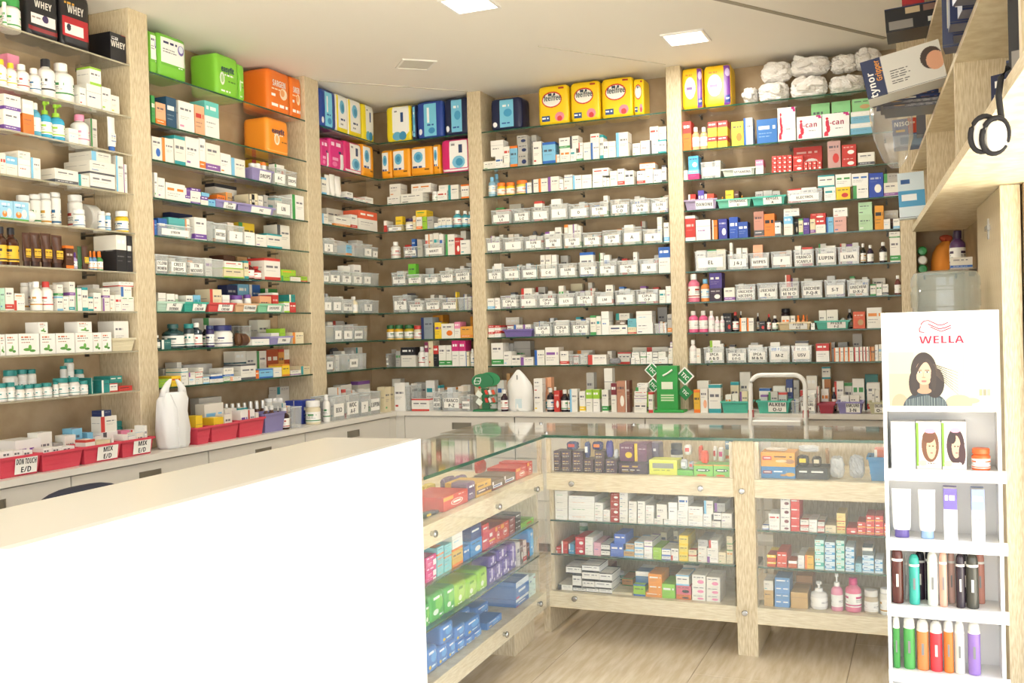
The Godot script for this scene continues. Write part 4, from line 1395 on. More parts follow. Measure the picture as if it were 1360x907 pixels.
func wall_goods():
	var bay := "whey tub bay"
	side_row(bay, 0, ZA, "j 20 40 0 w ae; j 45 135 -10 w ae; k 150 318 -62 k Awhey d16 aW \"WHEY\"; k 332 490 -50 k Awheyred d16 aW \"WHEY\"; b 602 720 192 k Awheybox d19 aW \"WHEY\"", "supplement_box")
	side_row(bay, 1, ZA, "o 0 48 322 w ay; o 52 106 343 w ay; b 40 104 300 q i13; o 110 178 350 w; o 180 240 372 w; o 244 320 320 w ak; o 328 430 342 w; b 434 470 480 w d7; b 474 552 466 w d8 an; b 490 552 372 w ^ d8 al; b 555 606 480 w al; b 607 652 524 w ay", "skincare_box")
	side_row(bay, 2, ZA, "b 18 110 610 w ap s1; b 20 112 522 w ^ ap s1; b 122 182 548 o d6; o 185 236 562 58a6c4 aw; p 240 298 545 3aa8cf al; p 300 370 548 3aa8cf al; b 372 428 705 w as; b 495 530 652 w i10; o 432 508 625 w aq; t 545 640 615 w ab s0", "skincare_box")
	side_row(bay, 3, ZB, "b 0 30 55 w; b 32 94 74 w as s3; b 98 165 88 w; b 100 165 46 w ^; b 168 220 82 w as s2; b 300 427 146 w d14; b 429 488 174 w; b 492 628 164 w d16; b 492 630 104 w ^ d16; b 500 606 40 W ^ d14 as; b 632 672 34 w as d14 s2; b 673 694 116 w; t 698 752 138 w", "skincare_box")
	side_row(bay, 4, ZB, "b 0 70 315 s Ababyblue; b 72 156 322 s Ababyblue; j 120 180 285 w i11; j 186 236 280 w i11; j 240 294 276 w i11; j 298 344 270 w i11; l 160 292 368 w; j 296 344 310 w at; j 346 382 310 w; j 386 426 372 w; j 408 470 283 w i11; j 430 480 362 w; j 482 530 365 w; j 536 584 372 w; l 512 586 332 w i12; j 588 614 382 s; j 666 728 372 y", "baby_food_box")
	side_row(bay, 5, ZB, "y 0 48 456 4a2a1c ak s11; y 52 118 462 4a2a1c ak s11; t 132 176 490 51301f s11 a3a2018; t 177 235 490 51301f s11 a3a2018; t 237 295 493 51301f s11 a3a2018; t 298 356 503 51301f s11 a3a2018; b 359 402 562 51301f ao s6; v 405 430 598 i ap; t 421 453 565 2f5a36; t 456 492 562 51301f s11; v 494 512 592 5a86b4 ao; v 514 536 592 5a86b4 ao; v 540 572 592 4e9a5a ao; b 634 690 505 k d14; b 692 745 498 k d14 aw s4", "hair_oil_box")
	side_row(bay, 6, ZB, "b 0 25 795 u; b 28 74 793 w; b 76 135 862 w; b 80 134 824 w ^; j 130 165 765 w i12; j 166 192 762 w i12; o 192 244 757 w; o 246 305 757 w ar; b 312 344 840 w as; b 346 376 840 w; b 378 408 840 w; b 312 344 775 w ^; b 378 410 760 w ^; b 414 446 795 w; b 448 480 790 w; b 482 510 842 w; b 512 552 820 w; b 508 544 775 w i13; b 562 600 850 w; b 602 628 832 w; b 630 662 832 w ar; b 664 735 868 w; b 664 735 842 w ^; b 562 628 795 w ^; b 640 720 788 w ^; b 650 736 760 w ^", "tablet_carton")
	side_row(bay, 7, ZC, "b 0 22 155 w Aleaf; b 26 82 152 w Aleaf; b 86 180 150 w Aleaf; b 186 255 150 w Aleaf; b 258 344 148 w Aleaf; b 348 428 146 w Aleaf; b 430 470 145 w Aleaf; b 471 515 144 w Aleaf; b 150 220 97 w ^ Aleaf d8; b 358 424 95 w ^ Aleaf d8; r 520 632 170 e2d8b8; b 526 608 92 w @ ar s0", "herbal_box")
	side_row(bay, 8, ZC, "j 0 40 380 e8e4da at; j 41 80 376 e8e4da at; j 82 127 390 e8e4da at; j 128 166 386 e8e4da at; j 167 207 382 e8e4da at; j 209 254 378 e8e4da at; j 256 276 374 e8e4da at; j 277 334 356 e8e4da at; j 336 380 352 e8e4da at; j 381 418 368 e8e4da at; j 42 96 318 e8e4da at i11; j 98 138 316 e8e4da at i11; j 140 178 315 e8e4da at i11; j 292 318 300 e8e4da at i11; j 304 352 265 e8e4da at ^ i11; j 362 400 315 e8e4da at i11; b 420 444 354 t; b 452 506 366 t aw; b 508 544 380 w; b 508 565 346 t ^; m 450 535 298 8a7a3a i12; b 560 640 330 r aw i12; b 550 612 392 r ak", "herbal_box")
	side_row(bay, 9, ZC, "r 0 190 715 d9485a d15 \"DON TOUCH|E/D\"; b 10 60 695 w @ Azigzag; b 62 105 690 w @ Azigzag; b 108 150 690 w @ Azigzag; r 193 385 690 d9485a d15; b 200 240 680 w @ Azigzag; b 242 285 676 w @ Azigzag; b 288 345 672 w @ Azigzag; b 350 378 655 w @; r 388 562 662 d9485a d15 \"MIX|E/D\"; b 395 440 640 w @; b 445 510 645 c @; b 515 556 630 w @ as; r 565 712 636 d9485a d15 \"MIX|E/D\"; b 570 592 618 w @ as; b 595 630 625 w @ s1; b 634 665 608 w @ as s1; b 668 702 574 w @; b 70 190 640 w i20 Amono d12; b 130 240 610 w ^ i22; b 190 290 660 g i21; b 300 350 620 w i20 ae; b 320 380 590 s ^ i22; b 360 420 640 w i20; b 380 430 610 s ^ i22; b 425 470 625 w i21; b 470 545 605 w i20 d10; b 466 540 532 w ^ i21 ar s2; b 470 515 505 n ^ i21; b 560 600 598 q i21; b 605 640 594 w i21 ar; j 540 578 555 t at i30", "eye_drop_box", 0.06)
	bay = "orange pack bay"
	side_row(bay, 0, ZD, "k 40 78 95 l Aeasygreen d18; k 86 247 122 l Aeasygreen d18; k 420 548 235 l Aeasylime d19 an \"easyfit\"; k 550 580 285 l Aeasylime d19; k 714 842 275 o Agarden d20 aw \"SARGEN\"; k 846 972 318 o Agarden d20 aw \"SARGEN\"")
	side_row(bay, 1, ZD, "b 46 66 462 e; b 72 128 505 a ao; b 132 188 474 285070 aw s4; b 202 290 500 w aq s0; b 296 350 520 a ar s4; b 352 432 500 w a6cc8c0 s3; k 712 836 600 o Aeasyorange d18 an \"easyfit\"", "baby_food_box")
	side_row(bay, 2, ZD, "b 50 104 700 w ab s5; b 108 172 708 w; b 178 240 695 w; b 242 320 704 w; b 322 355 702 w ao s1; b 358 440 740 w; b 443 502 796 w; b 505 583 826 w as; r 626 744 886 9a90c0 \"DROPS\"; j 628 654 850 w @; j 658 684 852 w @; j 690 720 846 w ao @; b 640 735 835 y i17; n 748 822 880 w s2 \"A-C\"; b 756 790 858 w @ ae; b 790 812 864 w @ ar; n 826 884 900 c s2 \"DROPS\"")
	side_row(bay, 3, ZE, "b 70 90 92 w; b 92 137 125 w; b 142 265 162 w ao s4 d7; b 266 300 235 w ap s3; b 301 363 238 w ap s1; b 301 365 192 w ^ ap s3; b 266 300 192 p ^; b 366 412 242 w ap s3; b 372 420 220 s ^; b 414 458 264 s ab; r 462 600 270 9a90c0 \"DHA|COUGH\"; b 470 520 235 o @ s5; b 524 575 220 T @; b 455 596 170 w i17 ak s6; r 605 832 300 9a90c0 \"PKZ\"; b 670 688 228 c @; b 690 706 230 k @; b 708 726 226 c @; b 730 760 240 w @; b 765 790 235 g @; b 795 830 265 w @ ar s5; n 836 942 248 w s2 \"LN\"; b 945 1018 236 w ae s2; b 1022 1080 236 w ao s2")
	side_row(bay, 4, ZE, "b 64 86 392 b ar; n 94 312 428 w s1 \"OTRIVIN\"; b 96 150 382 b @ aw; b 162 262 380 5ab0b0 @ aw; b 268 308 388 w @ ao; b 190 330 350 n i17; b 325 400 378 w ap s1; n 402 446 402 w s1; n 450 530 415 w s2 \"ANTIBS\"; n 535 642 430 w s2 \"Z\"; m 450 520 378 5a5a5c i14; b 645 708 470 w as; b 605 705 412 y i14; b 716 782 486 w ap; b 785 880 482 w; b 716 845 414 w ^; b 850 928 426 w i9; b 882 1083 490 w d14")
	side_row(bay, 5, ZE, "n 78 160 612 w s2 \"CYCLOPAM|WOMEN\"; n 166 282 622 w s2 \"CREST|DROPS\"; n 286 390 632 w s2 \"TTK|WOCKARD\"; n 392 508 642 w s2; b 512 636 696 c al s6; b 515 630 656 w ^; b 510 585 618 B i14 ao; b 598 660 626 T i14; b 640 668 652 c; y 672 718 656 6a2420 s0 ar; y 720 764 686 a02a2c s0 ar; b 768 868 636 w ar s6 d12; b 664 730 632 k i15; b 876 930 746 l; b 936 1000 754 w ar; b 1003 1060 752 l; b 876 968 708 l ^ ao")
	side_row(bay, 6, ZF, "r 80 235 45 b9d6c4 \"AZ|DERMA\"; b 86 130 -5 w @ as; b 135 180 0 w @; b 185 230 5 w @ ae; r 238 372 48 3fae9c \"ZYD|CREAM\"; b 245 285 10 w @; b 290 330 8 s @; b 335 365 -5 k @; r 376 530 52 d5504f \"RANBX|CREAM\"; b 382 450 -25 c @; b 455 520 8 w @; r 532 660 56 e0b890 \"GLENMARK\"; j 536 590 8 w ap @; j 600 655 6 w ap @; b 500 560 -50 n i15; b 562 625 -55 w i15 as s3; b 628 690 -52 b i15 aw; r 662 806 58 8fd0a8 \"SYSTOPIC\"; b 668 735 15 a @; b 740 800 -5 r @ aw s6; b 808 840 45 w al s6; b 842 876 50 r; b 815 872 5 t ^; b 700 770 -28 e i16 ")
	side_row(bay, 7, ZF, "y 82 104 238 2a3a3c s0; b 106 160 264 2d6a68 aw; y 176 262 172 2c4a4a a2d5a58; j 264 304 172 3a4a4c at; y 306 354 166 2c3a40 s0; y 358 384 180 24242a i9; j 386 442 182 3a3060 an; j 444 550 180 w a2a2f6a; m 552 572 215 6a4a30; l 575 624 228 5a3a28 aT; b 626 724 260 w; b 345 470 140 w i16; n 568 620 185 g i15 s1; r 728 856 244 9a94c4 \"PRA\"; b 735 780 225 w @; b 784 815 200 l @ aw; b 820 850 195 w @; b 670 740 150 w i16 ao; b 857 920 222 c; y 890 918 182 3a2a28 i11")
	side_row(bay, 8, ZF, "b 90 160 515 l; b 90 160 490 l ^; b 162 216 472 y; b 115 220 428 g i13; b 100 130 365 a i16; b 160 220 395 w i16; b 218 258 455 w; b 218 258 428 w ^; b 262 298 478 w as; b 262 298 452 w ^; b 300 340 482 w as; b 302 342 448 w ^; b 344 380 478 w as; b 318 345 425 w ^; b 230 395 405 g i15; b 384 460 488 w as; b 388 455 462 b ^; b 462 498 478 w; b 500 562 476 w aa; b 462 520 426 w ^; b 525 645 404 W d12; b 646 664 440 o; b 666 745 432 s ab; b 748 795 424 w; b 798 840 404 y; b 845 905 440 w; b 906 972 414 c; b 525 590 330 285a68 i16; b 592 650 330 w i16; b 652 706 328 w i16; b 708 774 320 b8502c i17; b 776 808 318 e0a050 i17; b 810 850 320 b8502c i17; b 852 887 322 e0a050 i17 ae", "ointment_box")
	side_row(bay, 9, ZF, "r 312 390 764 d9485a d14; b 296 340 700 y @; b 345 385 690 w @ ar; r 394 550 744 d9485a d14; b 405 460 710 y @ d8; b 466 510 690 w @; b 512 545 700 w @ ar; r 553 697 716 d9485a d14; b 560 600 670 w @ ap; b 602 640 665 w @; b 645 690 680 w @; r 700 815 682 8a84b4 d14; y 708 735 645 5a3a30 @; y 740 770 640 5a3a30 @; y 775 805 645 5a3a30 @; y 814 850 655 3a2420 s0; n 852 910 650 w s2; b 862 912 612 3446a8 i22; b 914 985 610 3446a8 aw s4 i14; j 978 1040 614 c; b 320 450 595 g i28; b 350 460 630 w i20 as; b 470 545 660 w i18 ap; b 550 600 655 w i19 ; v 480 510 632 5a3a30 aw i27; v 515 545 630 5a3a30 aw i27; v 550 580 628 5a3a30 aw i27; v 585 610 625 5a3a30 aw i27; v 620 650 618 5a3a30 aw i27; v 655 685 614 5a3a30 aw i27; v 690 718 610 5a3a30 aw i27; j 722 750 602 W i27; j 755 780 600 W i27; j 785 815 598 W i27; b 765 900 572 w i38; b 768 900 530 w ^ i38", "ear_drop_box", 0.06)
	bay = "side corner bay"
	side_row(bay, 0, ZG, "k 52 156 118 b Abluepack d19; k 162 240 168 y Awhiteyellow d19; k 242 330 205 y Awhiteyellow d19; k 336 425 245 y Ayellowwhite d18")
	side_row(bay, 1, ZG, "k 58 112 478 m Apinkpack d19; k 114 214 478 m Apinkpack d19; k 216 332 500 m Apinkwhite d19; k 336 412 505 o Aorangewhite d19")
	side_row(bay, 2, ZG, "b 60 92 735 w as; t 96 128 715 w; t 130 165 712 w; t 168 205 725 w; b 225 270 832 w an; b 278 350 872 w ar; b 354 405 868 w ar")
	side_row(bay, 3, ZH, "b 72 118 135 w as; b 105 280 105 W i14; b 162 284 162 w; b 290 336 143 w; b 345 485 118 w ae86a48 s3 d14; o 125 155 195 w")
	side_row(bay, 4, ZH, "n 82 162 328 w s2 \"K|24\"; n 166 256 342 w s3; b 256 294 372 s; n 300 384 362 w s2; n 386 450 366 w s1 \"15\"; b 262 350 340 T i14; b 130 200 290 w @; n 452 495 390 w s2 \"B\"")
	side_row(bay, 5, ZH, "n 82 126 575 w s1 \"5\"; n 130 214 568 w s2 \"ABB|A\"; n 218 300 572 w s2 \"ABB|B\"; b 232 290 528 w @; n 304 380 580 w s2 \"ABB|D\"; b 310 365 520 w @; n 384 445 580 w s2 \"B\"; n 448 500 585 w s1")
	side_row(bay, 6, ZH, "n 86 148 765 w s2 \"T\"; n 152 222 765 w s2 \"2\"; n 226 310 780 w s2 \"TORRENT|A\"; y 318 352 758 c s0 aw; n 356 382 790 w s1; n 384 456 785 w s2 \"TOR|B\"; n 460 500 790 w s1; m 440 495 740 c8c8c6 i14")
	side_row(bay, 7, ZI, "n 80 128 150 w s2; n 132 180 146 w s1 \"4\"; n 184 245 150 w s2 \"EL\"; n 248 308 150 w s2 \"SANFI\"; n 311 330 150 w s1; b 160 225 118 w i14; b 225 245 125 k i14")
	side_row(bay, 8, ZI, "n 82 128 335 w s2 \"M\"; n 132 214 322 w s3; n 218 280 318 w s2 \"RAN\"; n 283 325 315 w s2; o 90 110 310 w i13; b 225 258 298 w i13; m 150 205 262 7a7a7c i15; b 262 300 278 w i14")
	side_row("side corner bay", 9, ZI, "n 120 196 572 w s2 \"BIO\"; n 200 284 560 w s3 \"WOC|A-F\"; n 288 340 565 w s2 \"7\"; n 343 410 545 w s2 \"LUPIN\"; b 275 345 480 W i30; b 170 235 502 k i30; b 436 470 516 c i4; o 88 112 562 w", "ointment_box", 0.06)
	bay = "rear corner bay"
	back_row(bay, 0, ZG, "k 487 655 258 y Ayellowwhite d18; k 658 690 250 n Anavypack d18; k 692 870 222 b Abluepack d18; k 876 1036 190 n Anavypack d18")
	back_row(bay, 1, ZG, "k 456 526 555 o Aorangewhite d17; k 528 648 542 o Aorangewhite d17; k 652 800 528 o Aorangewhite d17; k 803 850 515 s Aorangewhite d16; k 856 1044 446 m Apinkwhite d17")
	back_row(bay, 2, ZG, "b 500 586 862 w ak s0; b 590 738 842 w ak s0; b 515 634 776 w ^; b 660 790 776 w ^; j 745 788 826 w; j 793 832 828 w; b 834 900 824 w; b 845 906 786 w ^; b 908 976 784 w; b 993 1046 780 w ao s6")
	back_row(bay, 3, ZH, "n 560 680 222 w s2 \"CHOICE\"; b 625 678 156 y @ ak; b 536 556 188 r; j 685 752 170 c a3a2c58; b 754 776 152 c; b 780 824 160 w ao s1; b 778 858 110 y ^ ae; b 826 860 158 l; b 863 908 156 g as; o 915 958 98 w i11; b 915 942 205 w as s1; b 944 968 172 w as s1; b 970 1004 166 w as s1; b 1006 1044 166 w as s1; o 1048 1108 108 4aa0ae; o 1112 1162 112 4aa0ae; o 1164 1188 118 4aa0ae")
	back_row(bay, 4, ZH, "o 575 640 345 W; n 682 786 385 w s1 \"ORA|HYDRATION\"; b 690 735 370 r @; b 746 774 325 b @; b 788 826 328 g; n 836 988 362 w s1 \"MERIT\"; b 838 870 292 w @; b 872 905 288 w @; b 908 950 280 w @; b 952 986 288 w @; b 1000 1068 290 w; b 1070 1110 316 r d6; b 1112 1188 332 w; b 1070 1108 270 r i12 aw; b 1114 1155 265 w i12 ao")
	back_row(bay, 5, ZH, "n 592 705 578 w s2 \"ABBOT|F\"; n 710 826 592 w s1 \"ABBOT|K-S\"; b 712 778 514 6fc63c @; n 832 950 592 w s2 \"ABBOT|C\"; t 805 870 540 w i12; n 955 1064 566 w s3 \"CABOT|..\"; n 1066 1190 548 w s3 \"ABBOT|L&Z\"; b 1135 1190 502 w i14")
	back_row(bay, 6, ZH, "n 602 716 752 w s3 \"TOR|C\"; n 720 838 792 w s2 \"TORRENT|V\"; n 844 960 772 w s3 \"TORRENT|A-S\"; n 964 1090 772 w s3 \"TORRENT|V\"; b 1070 1118 724 y @; n 1094 1195 764 w s3; m 870 940 735 3a3a3c i14")
	back_row(bay, 7, ZI, "n 372 430 146 w s2 \"D\"; b 305 400 102 w i15; j 432 480 145 e0b030 a2e6a3c; j 483 533 143 e0b030 a2e6a3c; j 540 595 142 c8b030 a2e6a3c; j 598 652 148 c ar; b 653 722 98 8f9aa6 an; b 735 775 128 y; b 776 852 135 w ao s5; b 854 888 125 w aq s3; b 890 965 152 e9a94a; b 725 785 84 d8922c i14; b 950 966 92 d8922c i14")
	back_row(bay, 8, ZI, "n 345 400 322 w s2 \"W\"; n 404 456 318 w s2 \"KLM\"; b 430 494 300 w i13; b 500 528 300 g; b 531 618 278 w ak s3 d7; o 626 672 275 w; b 674 694 248 w a8a3a5a s3; b 697 724 238 c; b 700 726 335 d8602c i9; b 727 756 268 k ar s3; b 759 802 266 w ae s1; b 804 835 266 w ae s1; b 838 880 238 w am s3; b 882 920 238 w am s3; b 890 942 305 c; y 922 944 265 3a2c40 i10; o 946 970 288 W")
	back_row("rear corner bay", 9, ZI, "b 437 488 518 c ay s2; b 492 556 492 w; n 522 590 510 w s2; b 596 702 588 w ar s6; n 640 772 545 w i9 s3 \"BEST|ABCORD\"; n 776 892 548 w s3 \"FRANCO|P-Z\"; n 894 950 575 w s2 \"INDOCO\"; b 455 530 468 W i30; b 610 690 490 g i28; b 668 735 478 w i26; b 895 950 505 w i24 am; b 800 870 518 w i28; ", "ointment_box", 0.06)
	bay = "yellow pack bay"
	back_row(bay, 0, ZJ, "k 100 300 245 n Anavypack d17; k 405 602 130 y Afeelfree d17 a3a4a52 \"feelfree\"; k 613 804 108 y Afeelfree d17 a3a4a52 \"feelfree\"; k 812 1018 78 y Afeelfree d18 a3a4a52 \"feelfree\"; k 1022 1090 122 y Afeelfree d16")
	back_row(bay, 1, ZJ, "b 58 135 652 w; b 108 182 620 w; b 104 186 517 w ^; b 184 226 660 w; b 184 226 556 w ^; b 228 276 552 s ao; b 280 342 602 g an s5; b 280 342 540 g ^ an s5; b 274 338 484 g ^ an s5; b 342 400 484 g ^ i9 an s5; b 346 432 526 w; b 438 520 528 s ab d8; b 524 550 608 w; b 552 616 572 w; b 618 655 570 w; b 545 614 500 w ^; b 616 670 488 w ^; b 657 700 595 w; b 658 700 532 w ^; b 702 748 530 w; b 750 804 530 w; b 700 804 476 w ^ ar; b 806 830 480 w; b 832 862 524 w; b 864 910 522 w as; b 912 990 465 w as s2; b 1020 1068 536 w; b 1070 1130 518 w; b 1132 1182 515 w; b 1184 1236 512 w; b 1130 1186 428 w ^; b 1190 1236 428 w ^", "medicine_box", 0.09)
	back_row(bay, 2, ZJ, "o 82 126 752 8ab6cc as; o 112 154 732 8ab6cc as i12; j 136 190 788 y ao; j 194 250 786 y ao; j 258 328 772 e8d860 ao; b 330 368 790 w ; b 370 412 768 w; b 414 472 762 w ao; b 474 545 750 w; b 547 574 768 w; b 577 632 758 w; b 580 630 738 w ^; b 634 690 742 w as s2; b 692 754 738 w aq; b 762 826 748 w; b 762 864 696 w ^; b 828 850 756 w; b 852 872 758 w; b 874 920 714 w; b 922 966 700 w; b 968 1026 712 w; b 1048 1100 714 w; b 1102 1150 700 w; b 1066 1164 662 w ^ i4 ao s6; b 1154 1206 704 w; b 1208 1236 678 w", "medicine_box", 0.09)
	back_row(bay, 3, ZK, "n 106 236 190 w s2 \"SUN|LX\"; b 140 222 186 w @ ar; b 215 290 148 W i16; n 246 358 180 w s2 \"SUN|L-Z\"; n 364 480 168 w s2 \"L\"; b 385 438 132 w @; n 484 600 150 w s1 \"L\"; b 490 556 118 w @ ap; n 606 736 150 w s3 \"D\"; n 742 866 140 w s3 \"SUN|C\"; b 832 866 96 w @; n 874 998 122 w s3 \"SUN|C-D\"; n 1004 1130 118 w s3 \"SUN|A-B\"; n 1134 1250 112 w s3 \"SUN|A\"; b 1190 1246 95 w i14")
	back_row(bay, 4, ZK, "n 70 172 370 w s3 \"U\"; n 184 312 366 w s3 \"L\"; n 318 440 360 w s2 \"SUN|I-L\"; m 340 382 300 9a9a9c i13; m 395 430 312 8a8a8c i13; n 446 566 345 w s1 \"SUN|N\"; b 446 482 330 w @; b 484 518 325 w @; b 520 560 300 w @ ak; n 570 690 340 w s1 \"SUN|M\"; b 570 602 284 w @; b 604 634 284 w @; b 636 662 280 w @; b 664 690 290 w @; n 696 816 335 w s3 \"SUN|O\"; n 822 944 320 w s3 \"SUN|P\"; n 950 1078 300 w s2 \"A\"; b 965 1026 285 w @; b 1055 1085 255 w i12; n 1084 1214 312 w s2 \"R\"; b 1178 1208 234 w @; b 1220 1256 270 w as s1")
	back_row(bay, 5, ZK, "n 80 178 570 w s2 \"SUN|T-Z\"; b 126 176 535 w @; n 184 294 555 w s3 \"A-Z\"; n 300 410 548 w s3 \"MAC\"; n 416 534 540 w s1 \"C-E\"; b 418 454 480 w @; b 458 494 478 w @; b 498 534 478 w @; b 536 585 480 w i13; n 540 660 534 w s3 \"SUN|T\"; n 670 792 525 w s1 \"SUN|S\"; b 674 766 462 w @ ab; n 796 916 520 w s2 \"SUN|R\"; b 798 830 466 w @; b 834 872 478 w @; n 924 1056 515 w s3 \"SUN|Q\"; b 1024 1056 460 w @; m 885 950 470 6a6a6c i13; n 1062 1184 505 w s3 \"M\"; b 1186 1262 428 w ab s3")
	back_row(bay, 6, ZK, "b 66 128 760 w as; b 132 164 756 w ar; n 168 282 742 w s3 \"CIPLA|A-C\"; n 290 404 735 w s2 \"E-F\"; b 302 372 694 w @ ar s2; b 380 440 684 W i14; n 408 526 732 w s3 \"CIPLA|D-P\"; n 532 646 728 w s2 \"LCS\"; b 542 576 678 w @; b 605 680 662 c i14; b 715 742 655 r i13; n 650 772 715 w s3 \"CIPLA|I-L\"; n 778 898 718 w s2 \"LM\"; b 846 896 672 w @ ar; n 904 1034 708 w s3 \"N\"; n 1040 1184 702 w s3 \"CIPLA|O-P\"; b 1192 1232 704 w ; b 1234 1270 680 w")
	back_row(bay, 7, ZL, "b 90 128 198 w ar s3; b 90 128 155 w ^ ar s3; b 130 170 190 w ar s3; b 130 170 156 w ^ ar s3; b 190 276 104 r i14; r 188 374 180 7a6aa8; b 195 250 160 w @; b 255 310 152 w @; b 315 370 150 w @; n 380 498 136 w s3 \"CIPLA|Q\"; n 504 616 128 w s2 \"CIPLA|S-T\"; b 525 605 122 w @; n 622 740 126 w s3 \"CIPLA|U\"; b 746 784 92 w; b 786 816 96 w; b 818 866 66 w; b 862 986 154 w an; b 868 900 98 w ^ i9; b 910 980 122 7a6a5c ^ i8; b 912 1000 78 w ^ i8 at; b 988 1044 168 c; b 988 1044 112 6ab0bc ^; b 1046 1150 138 w an s0; b 1042 1144 64 w ^ as; n 1162 1240 145 w s2; b 1172 1232 38 g i15; b 1244 1274 84 g")
	back_row(bay, 8, ZL, "b 108 184 270 w ae s1; b 190 248 272 g i14; b 188 238 324 w as; b 250 360 258 g i16; b 240 296 350 w; b 298 380 362 w; b 388 452 316 w ab s2; b 456 544 298 w; b 552 606 322 w; n 608 730 345 w s3; b 655 755 318 w i16; b 732 850 346 w d7; m 858 945 362 8a8a8c; b 858 920 322 w i12 ak; b 925 1010 330 w i14 ar; b 1002 1036 366 w; b 1038 1068 366 w; b 1016 1062 330 w ^; b 1072 1108 366 w; b 1110 1146 366 w; b 1070 1108 330 w ^; b 1112 1146 328 w ^; b 1148 1184 366 w; b 1150 1182 326 w ^; b 1186 1246 362 w; b 1186 1234 326 w ^; b 1020 1110 298 W i14; b 1112 1250 296 W i14; b 1250 1282 345 w; b 1252 1282 300 w ^; b 1262 1282 262 w ^")
	back_row(bay, 9, ZL, "b 98 128 555 w i17; y 162 206 572 3a2a34 s0; b 146 190 512 w i20; b 168 230 465 T i25; b 384 438 590 w ay; b 382 438 500 w ^ ay ar; b 440 466 495 a i13; b 468 494 492 a i13; y 458 506 562 2a2228 s0; b 512 548 578 r aw; y 550 598 572 2a2228 s0; y 596 612 572 2a2228 s0; y 500 530 555 2a2228 i14; b 614 662 568 w as; b 676 714 582 w ay s1; b 718 760 570 w al s3; b 763 806 570 w al s3; b 722 770 462 g i16 ay; b 821 862 572 w ae; b 836 888 434 w i16; b 880 914 528 w a7a2a34 s3; b 916 970 516 c08a70; b 972 1000 512 7a5040; b 1030 1110 655 w; b 1030 1112 630 w ^; b 1030 1112 606 w ^; b 1032 1112 580 w ^; b 1040 1114 555 w ^; b 1050 1120 530 w ^; b 1096 1120 588 l ak; b 1121 1150 586 w ar i1 d4", "syrup_box", 0.06)
	bay = "white bundle bay"
	back_row(bay, 0, ZM, "k 62 192 120 y Afeelpurple d17; k 198 345 100 y Afeelpurple d18")
	back_row(bay, 1, ZM, "b 80 132 412 o ar s3; o 130 174 440 e8b080 aw; o 176 218 440 e8b080 aw; b 222 272 494 y ar s3; b 222 272 414 y ^ ar s3; b 276 328 490 y ar s3; b 276 328 408 y ^ ar s3; b 350 414 412 f0dc3a ao s5; b 416 464 392 w ab s2; b 486 596 398 2f6fb8 aw s4; b 598 694 336 ece8ea Aican d6; b 702 836 382 ece8ea Aican d6 aa83a58 \"i-can\"; b 840 986 366 ece8ea Aican d6 aa83a58 \"i-can\"; b 780 880 314 8fce90 ^ i9 ae s0; b 890 992 302 8fce90 ^ i9 ae s0; b 992 1112 420 s aw s3; b 994 1114 356 s ^ aw s3; b 1000 1110 288 8fce90 ^ aT s5")
	back_row(bay, 2, ZM, "b 78 114 676 w; b 116 176 672 m as; b 118 172 598 4aa8d8 ^; n 184 292 630 w s2 \"..\"; r 300 478 662 c8cfc4 \"VITAMINS\"; b 480 522 618 w aq s3; " + column(568, 594, [668, 644, 620, 598], "r aw s5 d6") + column(595, 621, [667, 643, 618, 596], "r aw s5 d6") + column(622, 648, [666, 641, 616, 594], "r aw s5 d6") + column(649, 676, [665, 640, 614, 592], "r aw s5 d6") + column(682, 736, [640, 595], "r aw s5 d6") + column(740, 760, [648, 628], "r aw s5 d4") + column(762, 782, [646, 626], "r aw s5 d4") + column(784, 808, [644, 624], "r aw s5 d4") + column(810, 836, [642, 622], "r aw s5 d4") + "b 684 838 548 r i11 aw s5 d5; b 868 938 516 c8a09c ar s5 d7; b 946 1022 600 r aw s5; b 946 1022 536 r ^ aw s5; b 1032 1122 578 w")
	back_row(bay, 3, ZN, "r 92 270 100 a89ab8 \"DANONE\"; b 106 158 74 r @; b 170 202 52 5a4aa8 @; b 205 268 70 c8503a @; r 272 456 96 6cc0a4 \"DYNAMIC|U\"; b 318 362 52 y @; b 365 390 55 5a3a30 @; v 290 310 86 c @; v 396 418 78 c @; r 460 640 82 4fb8a4 \"KEYGEL|A\"; b 466 520 58 g @; b 522 570 52 g @; b 572 612 55 g @; b 618 642 6 w @ ; n 650 842 48 w s1 \"ELECTROL\"; b 652 725 44 w @ ar; b 728 808 36 w @ ar; b 850 912 34 w; b 914 990 34 y ar s5 d5; b 1006 1088 24 w; b 816 906 -30 w ^ d9; b 908 996 -36 w ^; b 998 1088 -40 w ^ ; b 1090 1168 -42 2c4cb0 d10; b 1172 1250 10 w; b 1172 1250 -40 g ^", "supplement_box")
	back_row(bay, 4, ZN, "b 98 154 188 r aw s6; b 158 236 210 w; b 246 274 212 o; b 280 326 206 3a3f9a aw; n 160 330 262 c s0; b 338 384 196 2f56b4 aw s4; b 386 438 222 2f56b4 aw s4; b 470 524 166 c89080 i4; b 526 582 178 ee8430 ak s4; b 584 616 216 w; b 632 680 192 w as s3; b 632 716 150 w ^ ; b 682 710 206 k i9; b 712 736 204 c; b 738 770 202 5a3f9a aw s4; b 774 802 206 c; b 804 858 204 w ar s3; b 776 858 176 r ^; b 862 900 196 s; b 902 970 194 e0b0a8; b 858 976 148 w ^ ar; b 1036 1112 182 b8dcb4 aw; b 1034 1108 116 b8dcb4 ^; b 1122 1170 134 e8a030 ak s4; b 1172 1206 206 w as; b 1222 1258 204 w as; b 1172 1250 160 7a5a50 i13", "supplement_box")
